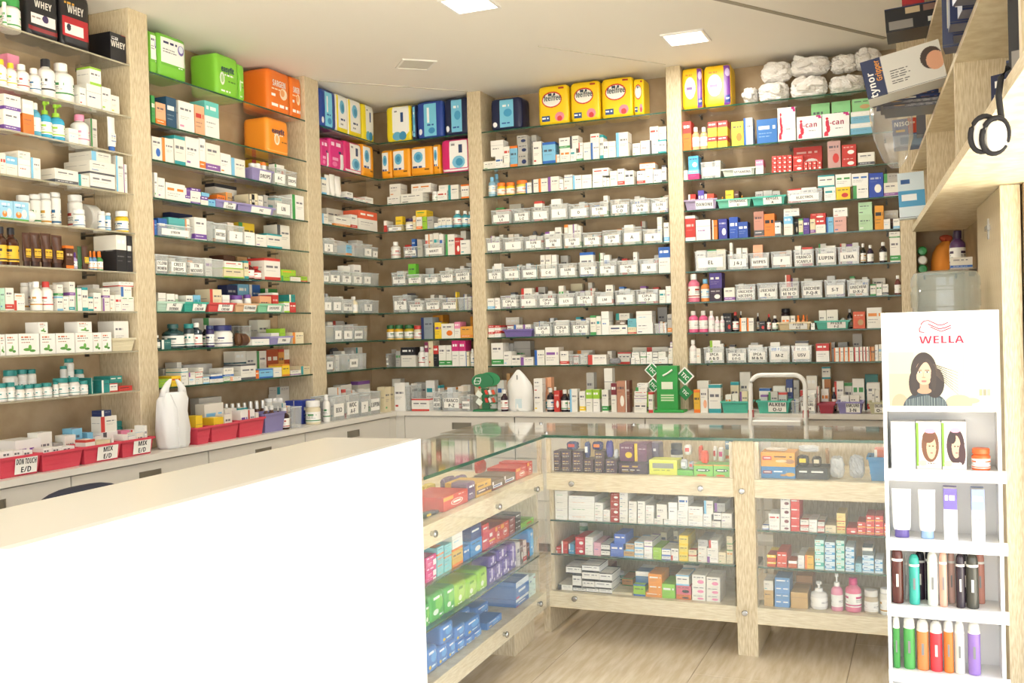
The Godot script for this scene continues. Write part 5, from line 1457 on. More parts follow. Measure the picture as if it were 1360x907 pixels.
	back_row(bay, 5, ZN, "n 152 322 380 a8e0d0 s0 \"EL\"; b 160 212 376 w @ s5; b 220 268 372 c @; b 270 320 368 c @; n 328 442 396 w s2 \"J & J\"; b 340 356 335 w @; b 376 404 362 w @; b 408 436 362 w @; n 446 554 390 w s2 \"WIPES\"; b 466 518 346 a @ as; n 562 678 382 w s3 \"F\"; n 684 796 372 w s2 \"FRANCO|SCANFLX\"; b 686 726 352 w @ am; b 732 786 358 w @; n 802 918 362 w s2 \"LUPIN\"; b 860 914 350 w @; n 922 1042 356 w s3 \"LIKA\"; y 1044 1074 338 2a2a20 s0; y 1080 1116 346 3a3040 s0 aw; y 1146 1188 330 2a2426 s0 aw; b 1204 1266 310 w ae; b 1200 1262 275 w ^; b 1210 1256 400 l i1 am d1")
	back_row(bay, 6, ZN, "o 108 172 500 e07a94; o 180 228 530 d88a4a as; b 232 298 580 3a2a3c; b 230 298 490 4a3a8a ^ aw s4; b 310 368 576 w; n 370 480 560 w s3 \"UNICHEM|ABCDEFG\"; n 488 600 552 w s3 \"UNICHEM|K-L\"; n 606 716 546 w s2 \"UNICHEM|M N O\"; b 640 668 508 c8503a @; n 724 842 540 w s2 \"UNICHEM|P-Q-R\"; b 770 838 546 w @; n 850 966 534 w s2 \"S-T\"; n 972 1094 534 w s3 \"UNICHEM|U-X-Z\"; b 1098 1130 558 w; b 1132 1162 558 w; b 1164 1196 558 w; b 1110 1180 525 W i14; y 1228 1268 510 6a3a34 s0 aw")
	back_row(bay, 7, ZO, "o 112 166 52 e86a94 aW; o 170 218 52 e86a94 aW; o 222 256 52 f0d8dc aw; o 258 284 82 f0d8dc aw; o 286 312 80 f0d8dc aw; b 304 350 65 k i13; b 318 350 92 k ar s5; y 352 386 58 241c22 s0 ar; b 394 430 90 w ao s2; b 434 470 90 w ao s2; y 392 430 54 241c22 i12; y 434 470 54 241c22 i12; y 474 500 64 241c22 i12; b 500 532 108 k ar s5; y 540 562 70 241c22 ar; y 566 600 78 241c22 s0; r 598 778 112 d8c49a \"PFIZER|A-E\"; b 606 664 80 w @ ao; b 668 694 78 w ar @; v 698 722 76 e88a4a ao @; v 726 750 74 e88a4a ao @; v 754 776 76 e88a4a ao @; j 610 660 40 3a2a30 ak i13; b 778 800 118 w; r 804 986 104 58b8a0 \"PFIZER|F-Z\"; b 812 862 50 w @; b 864 924 46 w @; m 930 975 82 a8b0a8 @; b 1006 1070 56 d8603c aT s5; b 1080 1160 34 w; y 970 1000 42 2a2a2c i14")
	back_row(bay, 8, ZO, "y 114 160 210 efe6e0 ar aw; b 162 184 255 w; n 200 312 250 w s2 \"IPCA|A & D\"; b 234 290 212 w @ al; b 268 312 230 w @; n 320 432 256 w s3 \"IPCA|E-F-G\"; n 434 544 250 w s2 \"IPCA|M & N\"; b 440 520 236 w @ ar; n 550 666 244 w s2 \"M-Z\"; b 560 612 222 w @; n 672 784 240 w s1 \"USV\"; b 694 764 214 w @; b 806 876 228 w ar s3; b 880 908 222 g i10; b 904 930 252 w ao s2; b 932 954 250 w ao s2; b 956 978 248 w ao s2; b 980 1008 248 w ao s2; b 1012 1036 248 w ar s2; b 1038 1056 246 w ar s2; b 1058 1072 246 w ar s2; b 1074 1090 246 w ar s2; b 1094 1102 248 o; b 1104 1122 246 d8a070; b 1124 1142 236 w as; b 1144 1160 234 w as; b 1004 1054 176 g i15; b 926 976 222 g i15")
	back_row(bay, 9, ZO, "b 146 180 478 e8b83a ao; b 182 222 472 w aa s5; b 226 292 450 w; b 166 228 430 w i18 ak; r 296 452 540 54bca4 d14; b 318 350 505 w @; b 354 388 500 w @; b 396 450 488 c @; b 300 330 520 w @; r 488 664 536 54bca4 \"ALKEM|O-U\" d14; b 498 545 505 c8c8c4 @; b 550 600 490 c8c8c4 @; b 604 655 492 c8c8c4 @; n 672 716 540 w s1; n 716 806 520 w s2 \"EMCURE|A-H\"; b 712 800 486 w i12; r 818 906 552 a83a4a d10; b 804 822 460 w i11 ar; b 828 868 480 w i12; y 884 908 470 2a2a3a i12; r 920 1058 542 9088b8 \"EMCURE|I-N\" d14; b 925 985 510 w @ ; b 990 1052 508 w @ ay; r 1090 1180 545 c8c4a0 \"EMCURE|O-\" d14; b 1096 1122 475 w @; b 1126 1150 478 w @; b 395 452 382 w i30; b 345 392 435 c i25; b 400 452 435 y i26 ar; b 500 560 470 w i26; b 575 640 458 w i26; b 640 680 422 4a5a9a i30; b 684 714 426 g i30; b 755 812 402 5a3a28 i30; b 840 886 420 b87a48 i30; b 838 884 355 W ^ i30; b 905 955 432 w i24; b 952 1000 440 w i28; b 1002 1066 418 w i26; b 1070 1140 395 3a7a78 i30; b 1080 1150 440 w i24", "antacid_box", 0.06)

const ZP := [710.0, 550.0, 0.2059]
const ZQ := [710.0, 690.0, 0.2094]
const ZR := [970.0, 550.0, 0.3636]
const ZS := [550.0, 550.0, 0.1874]
const ZT := [560.0, 690.0, 0.2394]
const ZU := [640.0, 660.0, 0.1544]
const ZV := [550.0, 700.0, 0.2281]
const ZW := [1150.0, 400.0, 0.2645]
const ZX := [1150.0, 630.0, 0.3052]
const TIER := [0.77, 0.545, 0.385, 0.21]
const TIER_TOP := [0.93, 0.748, 0.535, 0.376]

func main_row(i: int, z: Array, spec: String, noun: String, depth := 0.14, second := false):
	row("%s tier, glass counter%s" % [ORD[i], " beyond the post" if second else ""], "post" if second else "counter corner", 1.0, Vector3(0, 0, 1.8), Vector3(1, 0, 0), TIER[i], z, spec, 0.045, depth, 0.48, noun, Vector2(2.865, 3.405) if second else Vector2(1.904, 2.734), TIER_TOP[i])

func wing_row(i: int, z: Array, spec: String, noun: String, depth := 0.12):
	var f := wing_frame()
	row("%s tier, counter wing" % ORD[i], "counter corner", -1.0, f.origin, f.basis.x, TIER[i], z, spec, 0.045, depth, 0.46, noun, Vector2(-1.318, -0.034), TIER_TOP[i])

# a column of alike cartons, one upon the other: tops lists the top edge of each
func column(u0: int, u1: int, tops: Array, look: String) -> String:
	var s := ""
	for k in tops.size():
		s += "b %d %d %d %s%s; " % [u0, u1, tops[k], look, " ^" if k > 0 else ""]
	return s

func counter_goods():
	var s := ""
	for c in [[102, 168, [332, 288, 238]], [172, 238, [334, 290, 236]], [244, 312, [336, 286, 238]], [316, 380, [338, 292]], [386, 450, [342, 296, 238]], [456, 534, [344, 290]]]:
		s += column(c[0], c[1], c[2], "k Achoc d10")
	s += "m 190 280 170 2a3a6e ^ ar; m 285 350 165 3a4a7e ^ aw; m 355 440 172 2f3f74 ^ ao; m 430 500 158 4a4a9a ^; m 462 530 220 c8ccd0 ^ ; b 540 730 312 6a2a54 Achoc d10; b 542 640 192 6a2f5c ^ i8 ay; b 642 722 190 6a2f5c ^ i8 ay; b 738 918 296 d7dc4e Alimebox d10; k 726 800 190 5a4a6c i18 ay; j 868 945 192 3a3a56 ak i22; b 920 1022 362 6fc24a Agreenbox; m 930 985 285 c8ccd0 ^ aw; m 985 1025 300 b8c4cc ^ ar; b 1026 1150 326 6fc24a Agums; b 1153 1276 328 6fc24a Agums; m 952 1012 190 f0ece6 ^ i12 ar; m 1032 1110 192 e2522c ^ i12; m 1060 1120 225 e2522c ^ i4; m 1122 1172 195 f0ece6 ^ i12 ar; m 1165 1222 205 f0ece6 ^ i12 am; b 1226 1276 228 c8d4b0 i22 ao; b 1228 1274 172 4a7a9a ^ i22"
	main_row(0, ZP, s, "snack_box", 0.1)
	s = column(66, 212, [642, 592, 546, 492], "w d22 s8") + column(218, 385, [640, 588, 552], "w d22 s8") + "b 220 385 528 w ^ d22 s8; "
	for c in [[388, 440, [655, 618, 572]], [443, 486, [660, 618]], [547, 600, [650, 605, 555, 500]], [606, 658, [670, 628, 562]], [664, 712, [672, 628, 562]], [716, 768, [675, 630, 588]], [771, 828, [674]], [833, 918, [680]], [922, 988, [692, 655, 622]], [991, 1085, [692, 655, 596]], [1088, 1140, [692, 645]], [1143, 1200, [690]], [1205, 1298, [700, 642]]]:
		s += column(c[0], c[1], c[2], "w d16 s0")
	s += column(488, 545, [650, 600, 552, 510], "a8322c aw d14 s5")
	s += "b 786 852 582 w ^ d16; b 862 945 570 w ^ d16; b 926 994 530 w ^ d12; b 1092 1150 558 w ^ as s2; b 1153 1228 630 w ^ ak s6; b 1160 1228 575 g ^ d14"
	main_row(1, ZP, s, "ointment_carton")
	s = "b 70 104 174 8a4a3a; " + column(120, 166, [196, 174], "c0342e aw d16") + column(170, 210, [176, 138], "c0342e aw d16") + column(216, 250, [190, 156], "4a9ac8 aw d16") + column(258, 316, [170, 112], "c8283a aw d16 s5") + column(320, 370, [192, 150, 112], "w ae d16") + column(374, 418, [146], "e0a8b4 d16") + column(421, 477, [195, 156], "w ak s6 d16") + column(480, 562, [152], "4a6fc8 aw s4 d18") + "b 504 575 92 4a6fc8 ^ d14; " + column(565, 630, [196, 152], "T as s6 d16") + column(633, 690, [222, 182, 142], "w as s6 d16") + column(694, 746, [216, 174, 134], "w d16") + column(750, 803, [222, 178], "l aw d16") + column(806, 862, [230, 186], "w ab s6 d16") + column(865, 912, [228, 184], "w d16") + column(915, 972, [214, 160, 102], "f0dc6a ay s6 d16") + column(976, 1026, [236, 194], "c d16") + column(1036, 1092, [225, 170], "W d16") + column(1094, 1164, [236, 182], "w d16") + "b 1036 1100 128 g ^ d18; b 1104 1162 132 w ^ d14; b 1166 1214 208 c d16; " + column(1218, 1275, [252, 200, 152, 108], "c d16") + "b 1020 1080 72 g i20 an s5; b 800 838 82 c i24; b 880 910 72 c i24; j 275 328 20 6a9a7a i30"
	main_row(2, ZQ, s, "ointment_carton")
	s = "b 76 140 406 c d16; b 148 240 414 w ak d14; b 245 325 432 w ak s6; b 328 405 436 w ak s6; b 408 490 440 w ak s6; b 302 380 385 w ^ ak s6; b 382 488 392 w ^ ak s6; b 210 296 345 w ^ ak s6; b 300 410 330 w ^ ak s6; b 384 490 338 w ^ ak s6; b 198 296 296 w ^ ak s6; b 300 410 288 w ^ ak s6; b 492 620 462 c d12; j 494 560 335 4a8a7c i22; b 548 622 372 d8924a i20; b 626 700 412 9ccb3c ab s6 d12; b 640 732 330 4a7ab0 ^ i8; " + column(704, 806, [462, 408, 345], "ee9a3a aw s4 d14") + "b 808 890 410 8fd04a aw d16; b 822 912 330 8a5a3a i22; b 898 992 476 d8702c ak s5; b 898 992 420 d86a80 ^ ak s5; b 896 978 352 w ^ as s6; " + column(998, 1084, [476, 420, 352], "w aq s5 d14") + column(1090, 1176, [480, 430, 366], "w aq s5 d14") + "b 942 1040 290 4a8a84 i24; b 146 236 272 b8a06a i26; b 416 470 300 a04a54 i20"
	main_row(3, ZQ, s, "cream_carton")
	s = "b 108 237 192 2f7fb8 Abiscblue d14; b 105 235 140 eda53a ^ Abiscorange d14; m 115 215 122 e0d8c8 ^ i8; b 240 355 196 2c2a26 aw s4 d14; m 236 290 145 3c342c ^ ay; m 292 335 150 4a4236 ^ ac; m 240 330 112 c8c8c6 ^ i8; m 338 420 145 b4b4b0 ^ i6; m 425 495 140 a8a8a6 ^ i6; m 330 380 118 c49a6a ^ i14; b 365 498 194 c82c66 Ahearts d12; r 502 600 158 2f7cae d14; b 525 570 130 d8602c @"
	main_row(0, ZR, s, "snack_box", 0.12, true)
	s = "b 83 140 406 w ab s1; b 142 180 402 w ar; b 140 180 364 w ^ ar; " + column(183, 218, [404, 370, 338, 306], "w a6a1f2c s5 d14") + column(220, 252, [400, 370, 338, 306], "d83a34 aw s4 d14") + column(255, 285, [412, 386], "w ar d14") + column(287, 316, [412, 386], "w ar d14") + column(318, 343, [416, 394], "w ar d14") + column(346, 386, [406], "c d14") + column(388, 420, [414, 390, 362], "e8d48a ar d14") + column(424, 462, [416], "d8504c aw d14") + column(464, 494, [420, 395], "Q") .replace("Q", "d23c34 Atoothred d14") + column(496, 526, [422, 398, 370], "d23c34 Atoothred d14") + column(528, 558, [424, 398, 372], "d23c34 Atoothred d14") + column(560, 590, [424, 400], "d23c34 Atoothred d14")
	main_row(1, ZR, s, "toothpaste_box", 0.12, true)
	s = column(85, 112, [536, 514], "c8402c aw d16") + "b 92 124 490 4a4a44 ^; " + column(134, 166, [540, 514], "c8502c ay d16") + column(170, 206, [536, 504], "d84a30 aw d16") + column(212, 243, [536], "d06a40 aw d16") + column(246, 270, [540, 516], "w ap d16") + column(272, 304, [540, 516], "f0c04a ao d16") + column(308, 342, [522, 490, 460], "3fb0a0 Atoothteal d14") + column(345, 382, [545, 520, 495, 468], "4aa0d0 Atoothblue d14") + column(386, 416, [540, 515, 488, 462], "5ab0d8 Atoothteal d14") + column(420, 452, [556, 533, 508, 486], "4aa0d0 Atoothblue d14") + column(456, 480, [546], "9ad0e0 d14") + column(482, 524, [556, 540, 516], "4aa0d0 Atoothblue d14") + column(528, 556, [552, 532], "5aa0d0 Atoothblue d14") + "b 482 520 488 6a7a80 ^ d14"
	main_row(2, ZR, s, "toothpaste_box", 0.12, true)
	s = "b 85 156 642 c8a468 aT d16; b 92 156 608 W ^ d12; " + column(162, 216, [676, 656, 628, 598], "6a9ad0 aw s4 d12") + "b 220 282 652 c8a468 aT d16; b 240 300 590 d89a5a i22 aw; p 288 352 618 e8e6e0 aw; p 364 408 586 e898b0 aw; o 416 476 604 e87a98 am; j 486 540 648 c8b89a aW; j 545 585 640 W"
	main_row(3, ZR, s, "soap_box", 0.12, true)
	# the wing
	s = "m 75 140 690 3a4a38 ay; m 142 202 680 34303a; b 206 380 560 cf3426 Aredsnack d16; k 384 438 480 6a4a74 ap d8; b 441 546 475 4a2c26 Achocyellow d14; b 551 632 466 4a2c26 Asnickers d14; b 636 718 425 4a2c26 Asnickers d14; b 722 798 372 cf3426 Aredsnack d14; b 801 860 332 cf3426 Aredsnack d14; m 230 330 430 6a4a7a i22; m 320 400 425 5a3f74 i22; m 100 180 480 d8c040 i24; b 130 330 565 d0502c i24; m 470 600 300 c8402c i26; m 590 680 352 e0c060 i20; m 660 720 325 5a4a8a i20; m 700 785 335 e0b840 i22"
	wing_row(0, ZS, s, "snack_box")
	s = column(22, 80, [320, 260, 200], "e0658a Apinkpack d14") + column(86, 122, [280, 240, 200, 150], "8fd8e0 ao d14") + column(126, 166, [250, 210, 175, 135], "8fd8e0 ao d14") + "b 168 228 155 e8c060 ao s6; b 168 226 78 w ^ as s8; b 232 264 148 2f7cc8 aw; b 270 334 108 2f8cd0 aw s5; b 272 330 30 2c3f80 ^ aw; b 336 372 90 d83a34 aw s4; b 338 372 25 d83a34 ^ aw s4"
	wing_row(1, ZT, s, "soap_box")
	s = "b 60 112 270 d83a34 Atoothred d12; b 114 160 245 d83a34 Aredsnack d12; b 162 230 215 d83a34 Aredsnack d12; " + column(233, 285, [320, 278, 228, 178], "8a2030 Adarkred d12") + column(288, 334, [288, 242, 195, 140], "2c2226 aw s4 d12") + "b 338 445 200 8fd04a ar s5 d12; b 90 230 170 a8756a i22; k 300 420 100 c8a098 i24; b 440 520 60 d8dc9a i24"
	wing_row(1, ZU, s, "toothpaste_box")
	s = "k 22 48 470 47b04c Agreensan d12; k 50 130 405 47b04c Agreensan d12; k 133 188 372 47b04c Agreensan d12; k 190 250 345 9bd048 Alimesan d12; k 252 312 318 9bd048 Alimesan d12; k 316 368 272 9bd048 Alimesan d12"
	wing_row(2, ZT, s, "soap_box")
	s = "k 60 120 600 5d4a9a Apurplesan d9; k 122 180 560 5d4a9a Apurplesan d9; k 182 240 520 5d4a9a Apurplesan d9; k 70 130 500 5d4a9a ^ Apurplesan d9; k 140 225 440 5d4a9a ^ Apurplesan d9; k 242 298 400 5d4a9a Apurplesan d9; b 302 326 390 d8d4d0 an; b 328 352 380 6a5a58; b 354 382 375 e8e0da ar s1; b 384 410 400 4a3a3a ar; k 414 530 250 4aa6e2 Askysan d14"
	wing_row(2, ZU, s, "diaper_box")
	s = "k 80 140 700 2a5a96 Abluesan d14; k 142 200 690 2f7cc8 Abluesan d14; k 202 246 660 2f7cc8 Abluesan d14; k 250 300 655 2f7cc8 Abluesan d14; k 160 230 560 2f7cc8 ^ Abluesan d10; k 240 300 570 2f7cc8 ^ Abluesan d10; k 302 345 640 2f7cc8 Abluesan d12; k 346 400 600 2f7cc8 Abluesan d12; k 305 390 530 2f7cc8 ^ Abluesan d10; b 425 510 530 2f7cc8 Abluesan d8; k 240 330 490 2f7cc8 ^ i14 Abluesan d10; k 365 440 450 2f7cc8 i14 Abluesan d12; b 592 667 400 2f78c2 Abluetissue d22; b 592 667 300 2f78c2 ^ Abluetissue d22; b 670 758 350 d6eee4 Aminttissue d12; b 670 758 262 d6eee4 ^ Aminttissue d12"
	wing_row(3, ZV, s, "tissue_box")

# ---------------------------------------------------------------- the cosmetics stand
func spray_can(it: Dictionary, t: Transform3D) -> Node3D:
	var cap: String = it.accent if it.accent != "" else it.hex
	var o := named("spray_can", "%s hair spray can%s" % [hue(it.hex), " with %s cap" % hue(cap) if cap != it.hex else " with domed cap"], "can", it, t)
	var r: float = it.w / 2
	var h: float = it.h
	var c := Vector3(0, 0, -r)
	part("body", lathe([Vector2(0, 0), Vector2(r * 0.94, 0), Vector2(r, 0.003), Vector2(r, h * 0.74), Vector2(r * 0.93, h * 0.765), Vector2(0, h * 0.77)]), paint(it.hex, 0.25), o, c)
	part("ring", lathe([Vector2(r * 0.95, h * 0.755), Vector2(r * 1.01, h * 0.76), Vector2(r * 1.01, h * 0.8), Vector2(r * 0.9, h * 0.805)]), paint("eee9df", 0.35), o, c)
	part("cap", lathe([Vector2(r * 0.95, h * 0.8), Vector2(r * 0.95, h * 0.86), Vector2(r * 0.84, h * 0.93), Vector2(r * 0.5, h * 0.985), Vector2(0, h)]), paint(cap, 0.25), o, c)
	part("print", label_plate(r * 0.9, h * 0.38), paint("e8e2d6" if col(it.hex).get_luminance() < 0.5 else "8a8a86", 0.5), o, Vector3(0, h * 0.42, 0.0012)).scale = Vector3(0.45, 0.6, 1)
	return o

func stand_goods():
	var z := 2.4
	var o := thing("cosmetics_stand", "tall white cosmetics display stand with a portrait on its header", "stand", Transform3D(Basis.IDENTITY, Vector3(3.40, 0, z)))
	var w := 0.37
	var white := paint("f7f5f0", 0.3)
	part("back_panel", box(Vector3(0.0, 0, -0.165), Vector3(w, 1.47, -0.15)), white, o)
	part("side_panel", box(Vector3(-0.004, 0, -0.1495), Vector3(0.008, 1.47, -0.002)), white, o)
	part("side_panel", box(Vector3(w - 0.008, 0, -0.1495), Vector3(w + 0.004, 1.47, -0.002)), white, o)
	part("header", box(Vector3(0.0085, 1.12, -0.02), Vector3(w - 0.0085, 1.47, 0.0)), white, o)
	part("top_panel", box(Vector3(0.0085, 1.455, -0.149), Vector3(w - 0.0085, 1.47, -0.021)), white, o)
	for y in [0.915, 0.668, 0.432, 0.2]:
		var s := part("shelf", box(Vector3(0.0085, y - 0.02, -0.149), Vector3(w - 0.0085, y, -0.003)), white, o)
		part("shelf_lip", box(Vector3(-0.004, y - 0.038, -0.0015), Vector3(w + 0.016, y + 0.003, 0.016)), white, s)
	part("plinth", box(Vector3(-0.006, 0, -0.0015), Vector3(w + 0.012, 0.09, 0.02)), white, o)
	# header print: emblem, name, portrait
	var red := paint("b8143a", 0.5)
	lettering("WELLA", 0.027, red, o, Vector3(0.193, 1.372, 0.001), Basis.from_scale(Vector3(1.2, 1, 1)), true)
	lettering("PROFESSIONALS", 0.009, paint("e08a94", 0.5), o, Vector3(0.193, 1.35, 0.001), Basis.from_scale(Vector3(1.6, 1, 1)))
	var e := part("emblem", tube([Vector3(0.122, 1.40, 0.001), Vector3(0.122, 1.412, 0.001), Vector3(0.126, 1.416, 0.001), Vector3(0.128, 1.428, 0.001), Vector3(0.138, 1.438, 0.001), Vector3(0.152, 1.439, 0.001), Vector3(0.168, 1.431, 0.001), Vector3(0.184, 1.422, 0.001), Vector3(0.2, 1.424, 0.001), Vector3(0.216, 1.432, 0.001)], 0.0019, 6), red, o)
	for k in 2:
		part("emblem_line", tube([Vector3(0.15 + 0.008 * k, 1.427 - 0.01 * k, 0.001), Vector3(0.166 + 0.006 * k, 1.419 - 0.01 * k, 0.001), Vector3(0.186 + 0.006 * k, 1.409 - 0.009 * k, 0.001), Vector3(0.206, 1.413 - 0.008 * k, 0.001), Vector3(0.224, 1.421 - 0.009 * k, 0.001)], 0.0019, 6), red, e)
	part("emblem_line", tube([Vector3(0.122, 1.40, 0.001), Vector3(0.138, 1.398, 0.001)], 0.0019, 6), red, e)
	part("portrait", label_plate(0.35, 0.19), portrait(), o, Vector3(0.193, 1.235, 0.0002))
	row("top shelf, cosmetics stand", "cupboard panel", -1.0, Vector3(0, 0, z), Vector3(1, 0, 0), 0.915, ZW, "b 124 246 604 f4f2ee AhairC; b 250 376 604 f0ece2 AhairA; b 379 502 604 f0ece2 AhairB; j 530 628 742 e86a34 ae86a34", 0.012, 0.07, 0.14, "hair_colour_box", Vector2(3.411, 3.758), 1.1)
	row("second shelf, cosmetics stand", "cupboard panel", -1.0, Vector3(0, 0, z), Vector3(1, 0, 0), 0.668, ZX, "t 110 195 66 f0eee8 a6a5a9c; t 226 302 70 f0eee8 a9ab8dc; b 336 396 62 f4f2f0 a7a6ab0 s3; b 458 516 66 f4f2f0 a9aa8d4 s3", 0.012, 0.07, 0.14, "shampoo_box", Vector2(3.411, 3.758), 0.875)
	row("third shelf, cosmetics stand", "cupboard panel", -1.0, Vector3(0, 0, z), Vector3(1, 0, 0), 0.432, ZX, "c 108 160 320 5a2a20; c 166 180 345 d8d4cc i8; c 184 232 350 3fae9c; c 212 256 334 3a2a3a i9 ak; c 236 278 324 3a2a34 i9 ak; c 264 312 336 e8e6d8 ; c 316 352 334 e2a890; c 354 386 332 e2b8a8 i7; c 374 430 345 3a3038 ; c 412 446 334 2a2428 i9; c 434 490 348 4c4a40; c 474 516 336 c88a78 i9", 0.012, 0.06, 0.14, "can_box", Vector2(3.411, 3.758), 9.0)
	row("bottom shelf, cosmetics stand", "cupboard panel", -1.0, Vector3(0, 0, z), Vector3(1, 0, 0), 0.2, ZX, "c 96 146 614 4c9a4a aW; c 160 212 616 58a858 aW; c 218 272 632 e08a50 aW; c 276 332 640 d8444c aW; c 336 380 630 e0813c aW; c 384 428 640 e4ded2 aW; c 442 498 640 9a7ac0 aW", 0.012, 0.06, 0.14, "can_box", Vector2(3.411, 3.758), 9.0)

func portrait() -> StandardMaterial3D:
	# the printed photograph on the header: a long-haired model in a striped sleeveless top
	var im := Image.create(512, 278, false, Image.FORMAT_RGB8)
	im.fill(col("cdccb0"))
	rc(im, 0, 0, 120, 112, col("b4c8a4"))
	rc(im, 0, 112, 120, 166, col("d2b494"))
	rc(im, 352, 0, 5, 278, col("c2c3a4"))
	rc(im, 357, 0, 155, 225, col("d6d3ba"))
	rc(im, 357, 222, 155, 56, col("cfc9a8"))
	for k in 3:
		rc(im, 424 + k * 18.0, 193, 15, 31, col(["a89c78", "948e74", "b8ae8a"][k]))
	disc(im, 52, 270, 40, 55, col("c09c7e"))
	disc(im, 330, 262, 62, 42, col("c8a688"))
	disc(im, 385, 250, 40, 14, col("c8a688"))
	# top
	disc(im, 172, 290, 106, 86, col("27343c"))
	for k in 30:
		rc(im, 78 + k * 6.6 + rng.randf() * 3.0, 222 + abs(k - 15) * 1.6, 2, 60, col("8e9a94"))
	# hair behind the neck, blowing out to one side
	disc(im, 168, 98, 62, 96, col("31231b"))
	disc(im, 218, 158, 46, 78, col("2c2019"))
	disc(im, 122, 160, 26, 66, col("2c2019"))
	for k in 8:
		for q in 46:
			rc(im, 212 + q * 2.5, 62 + k * 6.0 + q * (1.0 + 0.22 * k), 4, max(1.0, 5.0 - q * 0.1), col("4a382a"))
	rc(im, 148, 158, 42, 52, col("b08a6c"))
	disc(im, 169, 200, 34, 16, col("b08a6c"))
	disc(im, 166, 108, 38, 60, col("d0ab8d"))
	disc(im, 176, 150, 22, 18, col("cba588"))
	# parted hair over the brow and down both cheeks
	for k in 60:
		disc(im, 178 - k * 0.95, 44 + k * k * 0.024, 7, 9, col("33251c"))
		disc(im, 182 + k * 0.62, 44 + k * k * 0.022, 8, 9, col("3a2a20"))
	disc(im, 121, 132, 12, 66, col("31231b"))
	disc(im, 214, 134, 13, 66, col("35271d"))
	for e in [148, 184]:
		rc(im, e - 11, 93, 22, 3, col("3a2a20"))
		disc(im, e, 104, 9, 4, col("f0e6da"))
		disc(im, e, 104, 4, 4, col("3c3c38"))
		rc(im, e - 10, 99, 20, 2, col("2c211b"))
	rc(im, 164, 104, 3, 26, col("b88f72"))
	disc(im, 167, 131, 9, 3, col("a87e64"))
	disc(im, 168, 149, 13, 3, col("a85a56"))
	disc(im, 168, 153, 11, 3, col("b56a64"))
	var m := StandardMaterial3D.new()
	m.albedo_texture = ImageTexture.create_from_image(im)
	m.roughness = 0.35
	return m

# ---------------------------------------------------------------- single things with shapes of their own
func spot(u: float, v: float, y: float) -> Vector3:
	# the point of a level surface at height y that shows at pixel (u, v)
	return on_plane(u, v, Vector3(0, y, 0), Vector3.UP)

func upright(at: Vector3, turn := 0.0) -> Transform3D:
	return Transform3D(Basis(Vector3.UP, deg_to_rad(turn)), at)

func special_goods():
	carrier_bag()
	paper_bag()
	mint_stand()
	tile_stand()
	step_ladder()
	water_jar()
	niche_goods()
	white_bundles()
	loft_goods()

func film(hex := "f4f4f2", alpha := 0.8) -> StandardMaterial3D:
	var m := StandardMaterial3D.new()
	m.albedo_color = col(hex)
	m.roughness = 0.35
	m.backlight_enabled = true
	m.backlight = Color(0.5, 0.5, 0.5)
	return m

# a bag hull: rings of (height, half width, half depth, x shift), with folds
func hull(levels: Array, seg: int, fold: float, seed_no: int) -> Mesh:
	var st := start()
	var noise := FastNoiseLite.new()
	noise.seed = seed_no
	noise.frequency = 1.0
	var rings := []
	for L in levels:
		var ring := []
		for k in seg:
			var a := TAU * k / seg
			var f := 1.0 + fold * noise.get_noise_3d(cos(a) * 2.2, L[0] * 6.0, sin(a) * 2.2) * 2.0
			ring.append(Vector3(sin(a) * L[1] * f + L[3], L[0], cos(a) * L[2] * f))
		rings.append(ring)
	st.set_smooth_group(0)
	for i in rings.size() - 1:
		for k in seg:
			var j := (k + 1) % seg
			for v in [rings[i + 1][k], rings[i + 1][j], rings[i][j], rings[i + 1][k], rings[i][j], rings[i][k]]:
				st.add_vertex(v)
	for k in range(1, seg - 1):
		for v in [rings[0][0], rings[0][k], rings[0][k + 1]]:
			st.add_vertex(v)
	st.generate_normals()
	return st.commit()

func carrier_bag():
	var at := Vector3(0.1, WORK + 0.001, 2.275)
	var o := thing("carrier_bag", "white plastic carrier bag standing on the worktop by the shelf post", "bag", Transform3D(Basis(Vector3.UP, deg_to_rad(82)) * Basis.from_scale(Vector3(1.05, 0.88, 1.0)), at))
	var m := film()
	part("bag", hull([[0.0, 0.072, 0.055, 0], [0.02, 0.078, 0.062, 0], [0.1, 0.082, 0.064, 0], [0.2, 0.08, 0.055, 0.0], [0.27, 0.085, 0.042, 0.005], [0.31, 0.065, 0.025, 0.008]], 28, 0.1, 5), m, o)
	part("handle", hull([[0.29, 0.026, 0.018, -0.045], [0.33, 0.022, 0.012, -0.038], [0.365, 0.016, 0.008, -0.02], [0.385, 0.006, 0.005, -0.005]], 14, 0.12, 6), m, o)
	part("handle", hull([[0.29, 0.026, 0.018, 0.06], [0.33, 0.02, 0.012, 0.06], [0.36, 0.016, 0.008, 0.045], [0.38, 0.008, 0.005, 0.03]], 14, 0.12, 7), m, o)
	part("crease", tube([Vector3(-0.02, 0.01, 0.068), Vector3(-0.025, 0.12, 0.072), Vector3(-0.018, 0.22, 0.06), Vector3(-0.03, 0.3, 0.03)], 0.003, 6), m, o)

